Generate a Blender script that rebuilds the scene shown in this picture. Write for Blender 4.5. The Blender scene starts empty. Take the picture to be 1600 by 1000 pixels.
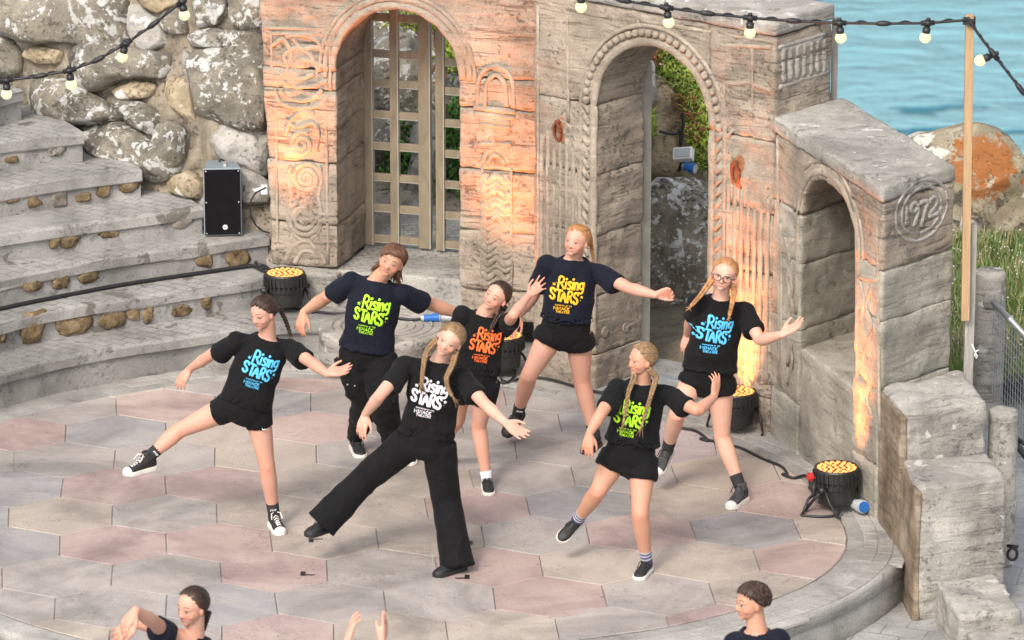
import bpy, math, random
import numpy as np
from mathutils import Vector, Matrix
from mathutils.bvhtree import BVHTree

random.seed(7)
rng = np.random.default_rng(11)
sc = bpy.context.scene
COL = sc.collection

# ------------------------------------------------------------------ camera
FPX, PITCH, DIST = 7500.0, math.radians(16.55), 32.5
CAM = np.array([0, -DIST * math.cos(PITCH), DIST * math.sin(PITCH)])
CR = np.array([1.0, 0, 0])
CU = np.array([0, math.sin(PITCH), math.cos(PITCH)])
CF = np.array([0, math.cos(PITCH), -math.sin(PITCH)])
cam = bpy.data.cameras.new('camera')
cam.sensor_width = 36.0
cam.lens = FPX / 1600 * 36
cam.clip_start, cam.clip_end = 1.0, 6000.0
cam.dof.use_dof = True
cam.dof.focus_distance = 30.3
cam.dof.aperture_fstop = 4.5
cam_o = bpy.data.objects.new('camera', cam)
cam_o.location = CAM
cam_o.rotation_euler = (math.pi / 2 - PITCH, 0, 0)
COL.objects.link(cam_o)
sc.camera = cam_o

# ------------------------------------------------------------------ light
SUN_EL, SUN_AZ = math.radians(43), math.radians(203)      # azimuth clockwise from +Y: front, a little left
world = bpy.data.worlds.new('World')
sc.world = world
world.use_nodes = True
wn = world.node_tree
sky = wn.nodes.new('ShaderNodeTexSky')
sky.sky_type = 'NISHITA'
sky.sun_disc = False
sky.sun_elevation, sky.sun_rotation = SUN_EL, SUN_AZ
sky.air_density, sky.dust_density, sky.ozone_density = 1.0, 4.0, 1.0
hsv = wn.nodes.new('ShaderNodeHueSaturation')               # thin overcast: greyer than a clear sky
hsv.inputs['Saturation'].default_value = 0.38
wn.links.new(sky.outputs[0], hsv.inputs['Color'])
bg = wn.nodes['Background']
bg.inputs['Strength'].default_value = 0.15
wn.links.new(hsv.outputs[0], bg.inputs['Color'])
sun = bpy.data.lights.new('sun', 'SUN')
sun.energy, sun.angle, sun.color = 1.15, math.radians(11), (1.0, 0.87, 0.74)
sun_o = bpy.data.objects.new('sun', sun)
sd = Vector((math.sin(SUN_AZ) * math.cos(SUN_EL), math.cos(SUN_AZ) * math.cos(SUN_EL), math.sin(SUN_EL)))
sun_o.rotation_euler = sd.to_track_quat('Z', 'Y').to_euler()
COL.objects.link(sun_o)
vs = sc.view_settings
vs.view_transform, vs.look, vs.gamma = 'Standard', 'None', 1.0
vs.use_curve_mapping = False
vs.exposure = 0.82

# ------------------------------------------------------------------ measuring helpers (photo point -> place in the world)
def ray(x, y):
    return (x - 800) / FPX * CR - (y - 500) / FPX * CU + CF
def at(x, y, z=0.0):
    d = ray(x, y)
    return CAM + d * ((z - CAM[2]) / d[2])
def aty(x, y, Y):
    d = ray(x, y)
    return CAM + d * ((Y - CAM[1]) / d[1])
def proj(p):
    v = np.asarray(p, float) - CAM
    zc = v @ CF
    return np.array([800 + FPX * (v @ CR) / zc, 500 - FPX * (v @ CU) / zc])
def reach(parent, px, L, sgn):
    """point on the sight line through px that lies L from parent (sgn +1 the farther one, -1 the nearer, 0 the closest)"""
    d = ray(*px); d = d / np.linalg.norm(d)
    v = CAM - parent
    b = v @ d; c = v @ v - L * L
    disc = b * b - c
    t = -b if (disc <= 0 or sgn == 0) else -b + sgn * math.sqrt(disc)
    return CAM + d * t
def zcol(base, y):
    lo, hi = -2.0, 8.0
    for _ in range(40):
        m = (lo + hi) / 2
        if proj([base[0], base[1], m])[1] > y: lo = m
        else: hi = m
    return lo
def unit(v):
    v = np.asarray(v, float)
    return v / (np.linalg.norm(v) + 1e-12)

# ------------------------------------------------------------------ noise
def _h(i, j, k):
    n = (i * 374761393 + j * 668265263 + k * 2147483647) & 0xffffffff
    n = ((n ^ (n >> 13)) * 1274126177) & 0xffffffff
    n = ((n ^ (n >> 16)) * 2246822519) & 0xffffffff
    return ((n ^ (n >> 15)) & 0xffff) / 32767.5 - 1.0
def noise3(P):
    P = np.asarray(P, float)
    i = np.floor(P).astype(np.int64); f = P - i
    f = f * f * (3 - 2 * f)
    r = 0
    for a in (0, 1):
        for b in (0, 1):
            for c in (0, 1):
                w = (f[:, 0] if a else 1 - f[:, 0]) * (f[:, 1] if b else 1 - f[:, 1]) * (f[:, 2] if c else 1 - f[:, 2])
                r = r + w * _h(i[:, 0] + a, i[:, 1] + b, i[:, 2] + c)
    return r
def fbm(P, oct=4):
    P = np.asarray(P, float); r = 0; a = 1.0
    for o in range(oct):
        r = r + a * noise3(P * 2 ** o + 17.3 * o); a *= 0.5
    return r

# ------------------------------------------------------------------ mesh building
class MB:
    def __init__(s): s.v = []; s.f = []; s.n = 0
    def add(s, V, F):
        V = np.asarray(V, float)
        s.v.append(V); s.f += [tuple(i + s.n for i in q) for q in F]; s.n += len(V)
        return s
    def box(s, c, h, R=None):
        c = np.asarray(c, float)
        V = np.array([[x, y, z] for x in (-1, 1) for y in (-1, 1) for z in (-1, 1)], float) * np.asarray(h, float)
        if R is not None: V = V @ np.asarray(R).T
        return s.add(V + c, [(0, 1, 3, 2), (4, 6, 7, 5), (0, 4, 5, 1), (2, 3, 7, 6), (0, 2, 6, 4), (1, 5, 7, 3)])
    def loft(s, rings, cap=True, closed=True):
        n = len(rings[0]); m = len(rings)
        F = []
        for i in range(m - 1):
            for j in range(n if closed else n - 1):
                k = (j + 1) % n
                F.append((i * n + j, i * n + k, (i + 1) * n + k, (i + 1) * n + j))
        if cap: F.append(tuple(range(n - 1, -1, -1))); F.append(tuple((m - 1) * n + j for j in range(n)))
        return s.add(np.concatenate([np.asarray(r, float) for r in rings]), F)
    def tube(s, pts, r, n=10, cap=True, flat=1.0, ref=None):
        pts = np.asarray(pts, float); m = len(pts)
        r = np.full(m, r) if np.isscalar(r) else np.asarray(r, float)
        t = np.gradient(pts, axis=0); t /= np.linalg.norm(t, axis=1)[:, None] + 1e-12
        a = np.array([0, 0, 1.0]) if ref is None else np.asarray(ref, float)
        if abs(unit(a) @ t[0]) > 0.95: a = np.array([1.0, 0, 0]) if ref is None else np.array([0.3, 0.8, 0.5])
        rings = []
        for i in range(m):
            u = a - (a @ t[i]) * t[i]; u = unit(u); a = u if ref is None else a
            w = np.cross(t[i], u)
            th = np.arange(n) * 2 * math.pi / n
            rings.append(pts[i] + r[i] * (np.cos(th)[:, None] * u * flat + np.sin(th)[:, None] * w))
        return s.loft(rings, cap)
    def ell(s, c, rad, R=None, nu=16, nv=10):
        V = []; F = []
        for i in range(1, nv):
            ph = math.pi * i / nv
            for j in range(nu):
                th = 2 * math.pi * j / nu
                V.append((math.sin(ph) * math.cos(th), math.sin(ph) * math.sin(th), math.cos(ph)))
        V += [(0, 0, 1), (0, 0, -1)]
        for i in range(nv - 2):
            for j in range(nu):
                k = (j + 1) % nu
                F.append((i * nu + j, (i + 1) * nu + j, (i + 1) * nu + k, i * nu + k))
        T = (nv - 1) * nu
        for j in range(nu):
            k = (j + 1) % nu
            F.append((T, j, k)); F.append((T + 1, (nv - 2) * nu + k, (nv - 2) * nu + j))
        V = np.array(V) * np.asarray(rad, float)
        if R is not None: V = V @ np.asarray(R).T
        return s.add(V + np.asarray(c, float), F)
    def prism(s, poly, ext):
        poly = np.asarray(poly, float); n = len(poly)
        F = [tuple(range(n)), tuple(range(2 * n - 1, n - 1, -1))]
        F += [(j, n + j, n + (j + 1) % n, (j + 1) % n) for j in range(n)]
        return s.add(np.concatenate([poly, poly + np.asarray(ext, float)]), F)
    def arrays(s): return np.concatenate(s.v), s.f

def new_mesh(name, V, F, smooth=False):
    me = bpy.data.meshes.new(name)
    me.from_pydata(np.asarray(V).tolist(), [], F if isinstance(F, list) else F.tolist())
    if smooth: me.polygons.foreach_set('use_smooth', [True] * len(me.polygons))
    me.update()
    return me
def fast_quads(name, V, Q, smooth=True):
    me = bpy.data.meshes.new(name)
    me.vertices.add(len(V)); me.vertices.foreach_set('co', np.asarray(V, np.float32).ravel())
    me.loops.add(Q.size); me.loops.foreach_set('vertex_index', Q.astype(np.int32).ravel())
    me.polygons.add(len(Q)); me.polygons.foreach_set('loop_start', np.arange(0, Q.size, Q.shape[1], dtype=np.int32))
    if smooth: me.polygons.foreach_set('use_smooth', [True] * len(Q))
    me.update(calc_edges=True)
    return me
def link(name, me, mat, parent=None):
    o = bpy.data.objects.new(name, me)
    if mat is not None and not me.materials: me.materials.append(mat)
    COL.objects.link(o)
    if parent is not None: o.parent = parent
    return o
def obj(name, mb, mat, parent=None, smooth=False, bevel=0.0, fix=False):
    V, F = mb.arrays()
    me = new_mesh(name, V, F, smooth)
    if bevel or fix:
        import bmesh
        b = bmesh.new(); b.from_mesh(me)
        bmesh.ops.recalc_face_normals(b, faces=b.faces)
        if bevel:
            es = [e for e in b.edges if len(e.link_faces) == 2 and e.calc_face_angle(0) > 0.5]
            bmesh.ops.bevel(b, geom=es, offset=bevel, segments=2, affect='EDGES', profile=0.5)
        b.to_mesh(me); b.free()
    return link(name, me, mat, parent)
def tag(o, label=None, cat=None, group=None, kind=None):
    if label: o['label'] = label
    if cat: o['category'] = cat
    if group: o['group'] = group
    if kind: o['kind'] = kind
    return o
def thing(name, loc, label, cat, group=None):
    o = bpy.data.objects.new(name, None)
    o.empty_display_size = 0.1
    COL.objects.link(o)
    o.location = [float(x) for x in loc]
    tag(o, label, cat, group)
    o['_at'] = 0
    del o['_at']
    return o
def keep(o, root):
    """parent o (built in world coordinates) to an Empty that is only translated"""
    o.parent = root
    o.matrix_parent_inverse = Matrix.Translation(-root.location)
    return o
def wobj(name, mb, mat, root, **k): return keep(obj(name, mb, mat, **k), root)

_tmp = None
def remesh(mb, voxel, smooth=3, fac=0.5):
    """closed pieces fused into one continuous surface"""
    V, F = mb.arrays()
    me = new_mesh('tmp', V, F)
    import bmesh
    b = bmesh.new(); b.from_mesh(me); bmesh.ops.recalc_face_normals(b, faces=b.faces); b.to_mesh(me); b.free()
    o = bpy.data.objects.new('tmp', me); COL.objects.link(o)
    m = o.modifiers.new('r', 'REMESH'); m.mode = 'VOXEL'; m.voxel_size = voxel; m.adaptivity = 0
    if smooth:
        m2 = o.modifiers.new('s', 'SMOOTH'); m2.factor = fac; m2.iterations = smooth
    dg = bpy.context.evaluated_depsgraph_get()
    ev = o.evaluated_get(dg); em = ev.to_mesh()
    n = len(em.vertices); co = np.empty(n * 3, np.float32); em.vertices.foreach_get('co', co)
    no = np.empty(n * 3, np.float32); em.vertex_normals.foreach_get('vector', no)
    q = np.empty(len(em.loops), np.int32); em.loops.foreach_get('vertex_index', q)
    ev.to_mesh_clear()
    bpy.data.objects.remove(o); bpy.data.meshes.remove(me)
    return co.reshape(-1, 3).astype(float), no.reshape(-1, 3).astype(float), q.reshape(-1, 4)

# ------------------------------------------------------------------ materials
def mat_new(name):
    m = bpy.data.materials.new(name); m.use_nodes = True
    nt = m.node_tree; b = nt.nodes['Principled BSDF']
    return m, nt, b
def N(nt, t, **k):
    n = nt.nodes.new(t)
    for a, v in k.items():
        if a in n.inputs: n.inputs[a].default_value = v
        else: setattr(n, a, v)
    return n
def ramp(nt, src, stops):
    r = N(nt, 'ShaderNodeValToRGB')
    e = r.color_ramp.elements
    while len(e) < len(stops): e.new(0.5)
    for i, (p, c) in enumerate(stops):
        e[i].position = p
        e[i].color = (c, c, c, 1) if np.isscalar(c) else (*c, 1)
    nt.links.new(src, r.inputs[0])
    return r.outputs[0]
def mixc(nt, fac, a, b, mode='MIX'):
    m = N(nt, 'ShaderNodeMix', data_type='RGBA', blend_type=mode)
    for s, v in ((0, fac), (6, a), (7, b)):
        if hasattr(v, 'node'): nt.links.new(v, m.inputs[s])
        elif s == 0: m.inputs[s].default_value = v
        else: m.inputs[s].default_value = (*v, 1) if len(v) == 3 else v
    return m.outputs[2]
def noise_n(nt, vec, scale, detail=6, rough=0.6, dist=0.0):
    n = N(nt, 'ShaderNodeTexNoise', Scale=scale, Detail=detail, Roughness=rough, Distortion=dist)
    nt.links.new(vec, n.inputs['Vector'])
    return n.outputs[0]
def pos_vec(nt, scale=(1, 1, 1), loc=(0, 0, 0)):
    g = N(nt, 'ShaderNodeNewGeometry')
    m = N(nt, 'ShaderNodeMapping'); m.inputs['Scale'].default_value = scale; m.inputs['Location'].default_value = loc
    nt.links.new(g.outputs['Position'], m.inputs[0])
    return m.outputs[0]
def mathn(nt, op, a, b):
    m = N(nt, 'ShaderNodeMath', operation=op)
    for i, v in enumerate((a, b)):
        if hasattr(v, 'node'): nt.links.new(v, m.inputs[i])
        else: m.inputs[i].default_value = v
    return m.outputs[0]

def stone(name, c1, c2, c3, scale=3.0, strata=0.0, pits=0.5, lichen=None, lichen2=None, bump=0.5, rough=0.9, stain=0.35, grid=None, fine=90.0, loc=(0, 0, 0), spot=None, objvar=0.0):
    m, nt, b = mat_new(name)
    p = pos_vec(nt, loc=loc)
    n1 = noise_n(nt, p, scale, 8, 0.62, 0.4)
    col = ramp(nt, n1, [(0.3, c1), (0.5, c2), (0.7, c3)])
    h = n1
    if objvar:
        oi = N(nt, 'ShaderNodeObjectInfo')
        col = mixc(nt, 1.0, col, ramp(nt, oi.outputs['Random'], [(0.0, 1 - objvar), (1.0, 1 + objvar)]), 'MULTIPLY')
    if stain:
        s = ramp(nt, noise_n(nt, pos_vec(nt, (1, 1, 0.55), (5, 3, 1)), scale * 0.55, 5, 0.65, 0.8), [(0.36, 1 - stain), (0.56, 1.0)])
        col = mixc(nt, 1.0, col, s, 'MULTIPLY')
    if strata:
        sv = noise_n(nt, pos_vec(nt, (1.1, 1.1, 7)), 1.7, 7, 0.66, 1.1)
        sr = ramp(nt, sv, [(0.36, 1 - strata), (0.52, 1.0), (0.72, 1 + strata * 0.25)])
        col = mixc(nt, 1.0, col, sr, 'MULTIPLY')
        h = mathn(nt, 'ADD', h, mathn(nt, 'MULTIPLY', sv, 1.0))
        s2 = noise_n(nt, pos_vec(nt, (1.6, 1.6, 21), (2, 5, 7)), 1.5, 7, 0.7, 0.9)
        pk = ramp(nt, noise_n(nt, pos_vec(nt, loc=(1, 9, 2)), 1.9, 5, 0.65, 0.6), [(0.42, 0.0), (0.62, 1.0)])
        ln = mathn(nt, 'MULTIPLY', ramp(nt, s2, [(0.33, 1.0), (0.44, 0.0)]), pk)
        col = mixc(nt, mathn(nt, 'MULTIPLY', ln, min(0.85, strata * 2.2)), col, tuple(x * .42 for x in c1))
        h = mathn(nt, 'SUBTRACT', h, mathn(nt, 'MULTIPLY', ln, 0.9))
        blot = ramp(nt, noise_n(nt, pos_vec(nt, (1, 1, .8), (8, 8, 3)), 5.5, 7, 0.7, 0.7), [(0.58, 0.0), (0.70, 1.0)])
        col = mixc(nt, mathn(nt, 'MULTIPLY', blot, min(0.6, strata * 1.6)), col, tuple(x * .55 for x in c1))
    f = noise_n(nt, p, fine, 3, 0.7)
    col = mixc(nt, 1.0, col, ramp(nt, f, [(0.3, 0.78), (0.7, 1.18)]), 'MULTIPLY')
    h = mathn(nt, 'ADD', h, mathn(nt, 'MULTIPLY', f, 0.30))
    if pits:
        pm = mathn(nt, 'MULTIPLY', mathn(nt, 'SUBTRACT', noise_n(nt, pos_vec(nt, loc=(6, 1, 9)), 3.2, 5, 0.65), 0.5), 0.55)
        pv = mathn(nt, 'ADD', noise_n(nt, pos_vec(nt, (1, 1, 1.25)), 30, 6, 0.72), pm)
        col = mixc(nt, 1.0, col, ramp(nt, pv, [(0.26, 1 - pits), (0.40, 1.0)]), 'MULTIPLY')
        h = mathn(nt, 'ADD', h, ramp(nt, pv, [(0.26, 0.0), (0.42, 0.45)]))
    for L in (lichen, lichen2):
        if L:
            lc, ls, thr = L
            big = noise_n(nt, pos_vec(nt, loc=(9 + ls, 2, 4)), ls * 0.22, 3, 0.5)
            lv = noise_n(nt, pos_vec(nt, loc=(3, ls, 8)), ls, 5, 0.58, 0.3)
            v = mathn(nt, 'ADD', lv, mathn(nt, 'MULTIPLY', mathn(nt, 'SUBTRACT', big, 0.5), 0.5))
            msk = ramp(nt, v, [(thr, 0.0), (thr + 0.035, 1.0)])
            col = mixc(nt, msk, col, lc)
            h = mathn(nt, 'ADD', h, mathn(nt, 'MULTIPLY', msk, 0.12))
    if spot:
        cen, rad_, sc_l = spot
        g = N(nt, 'ShaderNodeNewGeometry'); dv = N(nt, 'ShaderNodeVectorMath', operation='DISTANCE')
        nt.links.new(g.outputs['Position'], dv.inputs[0]); dv.inputs[1].default_value = cen
        v = mathn(nt, 'SUBTRACT', mathn(nt, 'ADD', mathn(nt, 'MULTIPLY_ADD' if 0 else 'MULTIPLY', noise_n(nt, pos_vec(nt, loc=(2, 7, 1)), 6.0, 8, 0.75), 1.5), 0.12), mathn(nt, 'DIVIDE', dv.outputs['Value'], rad_ * 2))
        msk = ramp(nt, v, [(0.48, 0.0), (0.52, 1.0)])
        col = mixc(nt, msk, col, sc_l)
    if grid:
        sc_, rot = grid
        g = N(nt, 'ShaderNodeNewGeometry'); mp = N(nt, 'ShaderNodeMapping')
        mp.inputs['Rotation'].default_value = (0, 0, rot)
        nt.links.new(g.outputs['Position'], mp.inputs[0])
        nz = N(nt, 'ShaderNodeTexNoise', Scale=3.0, Detail=2.0)
        nt.links.new(g.outputs['Position'], nz.inputs['Vector'])
        vm = N(nt, 'ShaderNodeVectorMath', operation='MULTIPLY_ADD')
        nt.links.new(nz.outputs['Color'], vm.inputs[0]); vm.inputs[1].default_value = (0.05, 0.05, 0); nt.links.new(mp.outputs[0], vm.inputs[2])
        br = N(nt, 'ShaderNodeTexBrick', Scale=1.0)
        br.inputs['Brick Width'].default_value = sc_ * 1.6; br.inputs['Row Height'].default_value = sc_
        br.inputs['Mortar Size'].default_value = 0.006; br.inputs['Mortar Smooth'].default_value = 0.3
        nt.links.new(vm.outputs[0], br.inputs['Vector'])
        fade = ramp(nt, noise_n(nt, pos_vec(nt, loc=(4, 4, 4)), 1.6, 4, 0.6), [(0.35, 0.15), (0.6, 1.0)])
        up = N(nt, 'ShaderNodeSeparateXYZ'); nt.links.new(g.outputs['Normal'], up.inputs[0])
        msk = mathn(nt, 'MULTIPLY', mathn(nt, 'MULTIPLY', br.outputs['Fac'], fade), ramp(nt, up.outputs[2], [(0.7, 0.0), (0.9, 1.0)]))
        col = mixc(nt, mathn(nt, 'MULTIPLY', msk, 0.6), col, tuple(x * 0.35 for x in c1))
        h = mathn(nt, 'SUBTRACT', h, mathn(nt, 'MULTIPLY', msk, 0.6))
    nt.links.new(col, b.inputs['Base Color'])
    b.inputs['Roughness'].default_value = rough
    b.inputs['Specular IOR Level'].default_value = 0.25
    bp = N(nt, 'ShaderNodeBump', Strength=bump, Distance=0.02)
    nt.links.new(h, bp.inputs['Height']); nt.links.new(bp.outputs[0], b.inputs['Normal'])
    return m

def plain(name, c, rough=0.5, metal=0.0, var=0.12, scale=20.0, bump=0.0, spec=0.5, sheen=0.0, stretch=(1, 1, 1), coat=0.0):
    m, nt, b = mat_new(name)
    g = N(nt, 'ShaderNodeTexCoord'); mp = N(nt, 'ShaderNodeMapping'); mp.inputs['Scale'].default_value = stretch
    nt.links.new(g.outputs['Object'], mp.inputs[0])
    n = noise_n(nt, mp.outputs[0], scale, 5, 0.6)
    col = mixc(nt, 1.0, c, ramp(nt, n, [(0.3, 1 - var), (0.7, 1 + var)]), 'MULTIPLY')
    nt.links.new(col, b.inputs['Base Color'])
    b.inputs['Roughness'].default_value = rough; b.inputs['Metallic'].default_value = metal
    b.inputs['Specular IOR Level'].default_value = spec
    b.inputs['Sheen Weight'].default_value = sheen
    b.inputs['Coat Weight'].default_value = coat
    if bump:
        bp = N(nt, 'ShaderNodeBump', Strength=bump, Distance=0.004)
        nt.links.new(n, bp.inputs['Height']); nt.links.new(bp.outputs[0], b.inputs['Normal'])
    return m
def glow(name, c, s):
    m, nt, b = mat_new(name)
    b.inputs['Base Color'].default_value = (0.12, 0.11, 0.09, 1)
    b.inputs['Emission Color'].default_value = (*c, 1); b.inputs['Emission Strength'].default_value = s
    return m

MT = {}
MT['concrete'] = stone('concrete', (.31, .295, .265), (.41, .39, .35), (.50, .475, .43), 2.6, 0.20, 0.55, ((.54, .53, .50), 9.0, 0.64), ((.22, .21, .185), 6.0, 0.66), bump=0.8)
MT['wall'] = stone('wall_concrete', (.27, .225, .175), (.375, .315, .25), (.46, .395, .315), 2.8, 0.22, 0.6, bump=0.9, stain=0.34)
MT['carving'] = stone('carved_concrete', (.29, .245, .19), (.37, .315, .25), (.44, .38, .305), 4.0, 0.2, 0.4, bump=0.5, stain=0.25)
MT['niche'] = stone('niche_concrete', (.29, .27, .225), (.385, .36, .30), (.46, .435, .37), 2.4, 0.25, 0.6, bump=0.6)
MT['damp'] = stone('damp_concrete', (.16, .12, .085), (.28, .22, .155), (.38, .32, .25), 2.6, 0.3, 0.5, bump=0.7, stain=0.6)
MT['tier'] = stone('tier_concrete', (.245, .24, .225), (.335, .328, .31), (.42, .412, .395), 2.2, 0.0, 0.45, bump=0.6, grid=(0.085, 0.6), lichen=((.16, .15, .13), 5.0, 0.64))
MT['platform'] = stone('platform_concrete', (.30, .285, .255), (.38, .365, .33), (.45, .43, .39), 2.2, 0.0, 0.5, bump=0.6, grid=(0.06, -0.25))
MT['rim'] = stone('rim_concrete', (.275, .265, .245), (.355, .345, .32), (.425, .41, .385), 2.0, 0.12, 0.35, bump=0.5)
MT['paver'] = stone('paver_concrete', (.30, .28, .26), (.38, .36, .335), (.44, .42, .39), 2.5, 0.0, 0.35, bump=0.4)
MT['joint'] = stone('joint_mortar', (.12, .105, .09), (.20, .185, .165), (.34, .32, .29), 6.0, 0.0, 0.4, bump=0.4)
SL = dict(objvar=0.07, scale=2.3, pits=0.35, bump=0.45, stain=0.34, rough=0.82, fine=120.0)
MT['pink'] = stone('pink_slab', (.36, .272, .248), (.425, .328, .298), (.465, .378, .338), **SL)
MT['mauve'] = stone('mauve_slab', (.335, .285, .29), (.39, .33, .33), (.43, .37, .36), **SL)
MT['blue'] = stone('bluegrey_slab', (.28, .268, .268), (.34, .325, .32), (.40, .375, .355), **SL)
MT['grey'] = stone('grey_slab', (.325, .30, .285), (.385, .35, .325), (.43, .39, .355), **SL)
MT['sand'] = stone('sand_slab', (.355, .305, .265), (.415, .36, .31), (.45, .395, .34), **SL)
WL = ((.47, .47, .445), 10.0, 0.57)
MT['rock'] = stone('lichened_granite', (.13, .12, .10), (.225, .205, .165), (.32, .285, .22), 4.5, 0.0, 0.5, WL, ((.52, .52, .49), 26.0, 0.605), bump=1.0)
MT['rock_tan'] = stone('tan_granite', (.26, .205, .13), (.41, .335, .225), (.52, .44, .32), 4.5, 0.0, 0.55, ((.58, .57, .53), 8.0, 0.62), bump=1.0)
MT['rock_pale'] = stone('pale_granite', (.26, .245, .22), (.38, .36, .325), (.50, .48, .44), 4.0, 0.0, 0.5, ((.13, .125, .11), 9.0, 0.62), bump=0.9)
MT['rock_dark'] = stone('dark_boulder', (.15, .13, .10), (.25, .22, .17), (.36, .33, .27), 5.5, 0.0, 0.5, ((.56, .57, .55), 11.0, 0.545), ((.50, .50, .48), 36.0, 0.585), bump=1.3)
MT['rock_orange'] = stone('orange_lichened_granite', (.20, .17, .11), (.34, .29, .20), (.44, .40, .31), 3.4, 0.0, 0.6, ((.55, .54, .48), 6.0, 0.60), ((.12, .11, .09), 8.0, 0.59), bump=1.0, spot=(tuple(aty(1546, 250, 1.58)), .33, (.30, .12, .04)))
MT['bank'] = stone('mortared_bank', (.22, .185, .135), (.33, .285, .215), (.42, .375, .30), 5.0, 0.0, 0.6, ((.36, .35, .33), 3.0, 0.60), bump=1.0, stain=0.5)
MT['stone_brown'] = stone('brown_stone', (.12, .085, .045), (.23, .165, .09), (.36, .28, .18), 14.0, 0.0, 0.5, bump=0.9)
MT['stone_pale'] = stone('pale_stone', (.19, .17, .14), (.32, .29, .24), (.46, .43, .38), 16.0, 0.0, 0.5, bump=0.9)
MT['soil'] = stone('soil', (.12, .10, .07), (.20, .17, .12), (.28, .25, .19), 3.0, 0.0, 0.5, bump=0.9)
MT['pave'] = stone('front_pavement', (.28, .28, .275), (.36, .36, .35), (.43, .425, .41), 2.0, 0.0, 0.4, bump=0.4, grid=(0.16, 0.35))
MT['path'] = stone('path_concrete', (.30, .31, .31), (.38, .385, .385), (.45, .45, .445), 2.0, 0.0, 0.4, bump=0.4, grid=(0.3, 0.2))
MT['black_metal'] = plain('black_metal', (.018, .018, .018), 0.45, 0.0, 0.4, 30, 0.2)
MT['cable'] = plain('black_cable', (.015, .015, .017), 0.5)
MT['timber'] = plain('new_timber', (.40, .265, .145), 0.7, 0, 0.2, 14, 0.2, stretch=(6, 6, 0.5))
MT['old_timber'] = plain('weathered_timber', (.30, .285, .26), 0.85, 0, 0.3, 14, 0.4, stretch=(6, 6, 0.5))
MT['gate_wood'] = plain('gate_oak', (.22, .18, .12), 0.7, 0, 0.22, 10, 0.25, stretch=(2, 2, 0.6))
MT['gate_edge'] = plain('pale_edge', (.33, .31, .26), 0.6, 0, 0.15, 10, 0.1)
MT['steel'] = plain('galvanised_steel', (.45, .47, .49), 0.45, 0.6, 0.15, 20, 0.1)
MT['rust'] = plain('rusty_iron', (.17, .05, .02), 0.85, 0.1, 0.4, 60, 0.5)
MT['rust_stain'] = plain('rust_stain', (.26, .11, .05), 0.9, 0, 0.35, 30, 0.4)
MT['blue_plastic'] = plain('blue_plastic', (.02, .13, .42), 0.4)
MT['grey_plastic'] = plain('grey_plastic', (.42, .44, .46), 0.5)
MT['red_plastic'] = plain('red_plastic', (.50, .03, .03), 0.4)
MT['white_plastic'] = plain('white_plastic', (.75, .75, .73), 0.5, var=0.05)
MT['led'] = glow('amber_led', (1.0, .32, .05), 1.25)
MT['bulb'] = glow('warm_bulb', (1.0, .88, .46), 0.70)
MT['leaf'] = plain('green_leaf', (.075, .20, .03), 0.55, 0, 0.45, 7)
MT['leaf_yellow'] = plain('succulent_leaf', (.29, .38, .055), 0.45, 0, 0.6, 5)
MT['leaf_red'] = plain('red_stem', (.26, .09, .045), 0.6, 0, 0.3, 9)
MT['grass'] = plain('grass_blade', (.12, .21, .045), 0.6, 0, 0.5, 3)
MT['grass_dry'] = plain('dry_grass', (.34, .29, .15), 0.7, 0, 0.3, 6)
MT['flower'] = plain('white_flower', (.65, .63, .58), 0.7)
# ================================================================== SETTING
def slab_poly(poly, inset):
    """shrink a convex polygon towards its inside"""
    P = np.asarray(poly, float); n = len(P); out = []
    c = P.mean(0)
    for i in range(n):
        a, b, d = P[i - 1], P[i], P[(i + 1) % n]
        e1, e2 = unit(b - a), unit(d - b)
        n1, n2 = np.array([-e1[1], e1[0]]), np.array([-e2[1], e2[0]])
        k = 1 + n1 @ n2
        out.append(b + (n1 + n2) * inset / max(k, 0.4))
    return np.array(out)
def ccw(P):
    P = np.asarray(P)
    a = np.sum(P[:, 0] * np.roll(P[:, 1], -1) - np.roll(P[:, 0], -1) * P[:, 1])
    return P if a > 0 else P[::-1]
def clip(poly, edge):
    """Sutherland-Hodgman against a convex ccw polygon"""
    out = [np.asarray(p) for p in poly]; m = len(edge)
    for i in range(m):
        a, b = edge[i], edge[(i + 1) % m]; e = b - a
        side = lambda p: e[0] * (p[1] - a[1]) - e[1] * (p[0] - a[0])
        inp, out = out, []
        for j in range(len(inp)):
            p, q = inp[j - 1], inp[j]
            sp, sq = side(p), side(q)
            if sp * sq < 0: out.append(p + (q - p) * sp / (sp - sq))
            if sq >= 0: out.append(q)
        if not out: return []
    return out

# ---- stage: a round platform, paved with hexagons
C1, R1 = np.array([-0.71, -3.60]), 3.235
LOW = -0.27
stage_pts = [(0, 657), (37, 650), (175, 618), (250, 606), (420, 588), (560, 596), (760, 606), (900, 632), (1060, 664), (1160, 700), (1225, 728), (1262, 757), (1310, 810), (1327, 840), (1325, 858), (1312, 875),
             (1295, 895), (1220, 932), (1100, 966), (1025, 983), (875, 1000)]
SC = np.array([-0.87, -3.92])
pl = [(math.atan2(*(at(*p)[:2] - SC)[::-1]), np.hypot(*(at(*p)[:2] - SC))) for p in stage_pts]
pl += [(math.radians(a), r) for a, r in ((-95, 2.62), (-120, 2.72), (-145, 2.74), (-165, 2.72), (165, 2.72))]
pl.sort()
pa = np.array([p[0] for p in pl]); pr_ = np.array([p[1] for p in pl])
def stage_r(a): return np.interp(a, pa, pr_, period=2 * math.pi)
th = np.linspace(-math.pi, math.pi, 97)[:-1]
rr = stage_r(th)
for _ in range(3): rr = (np.roll(rr, 1) + 2 * rr + np.roll(rr, -1)) / 4
BOUND = SC + np.stack([np.cos(th), np.sin(th)], 1) * rr[:, None]
def bound_r(a): return np.interp(a, th, rr, period=2 * math.pi)

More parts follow.
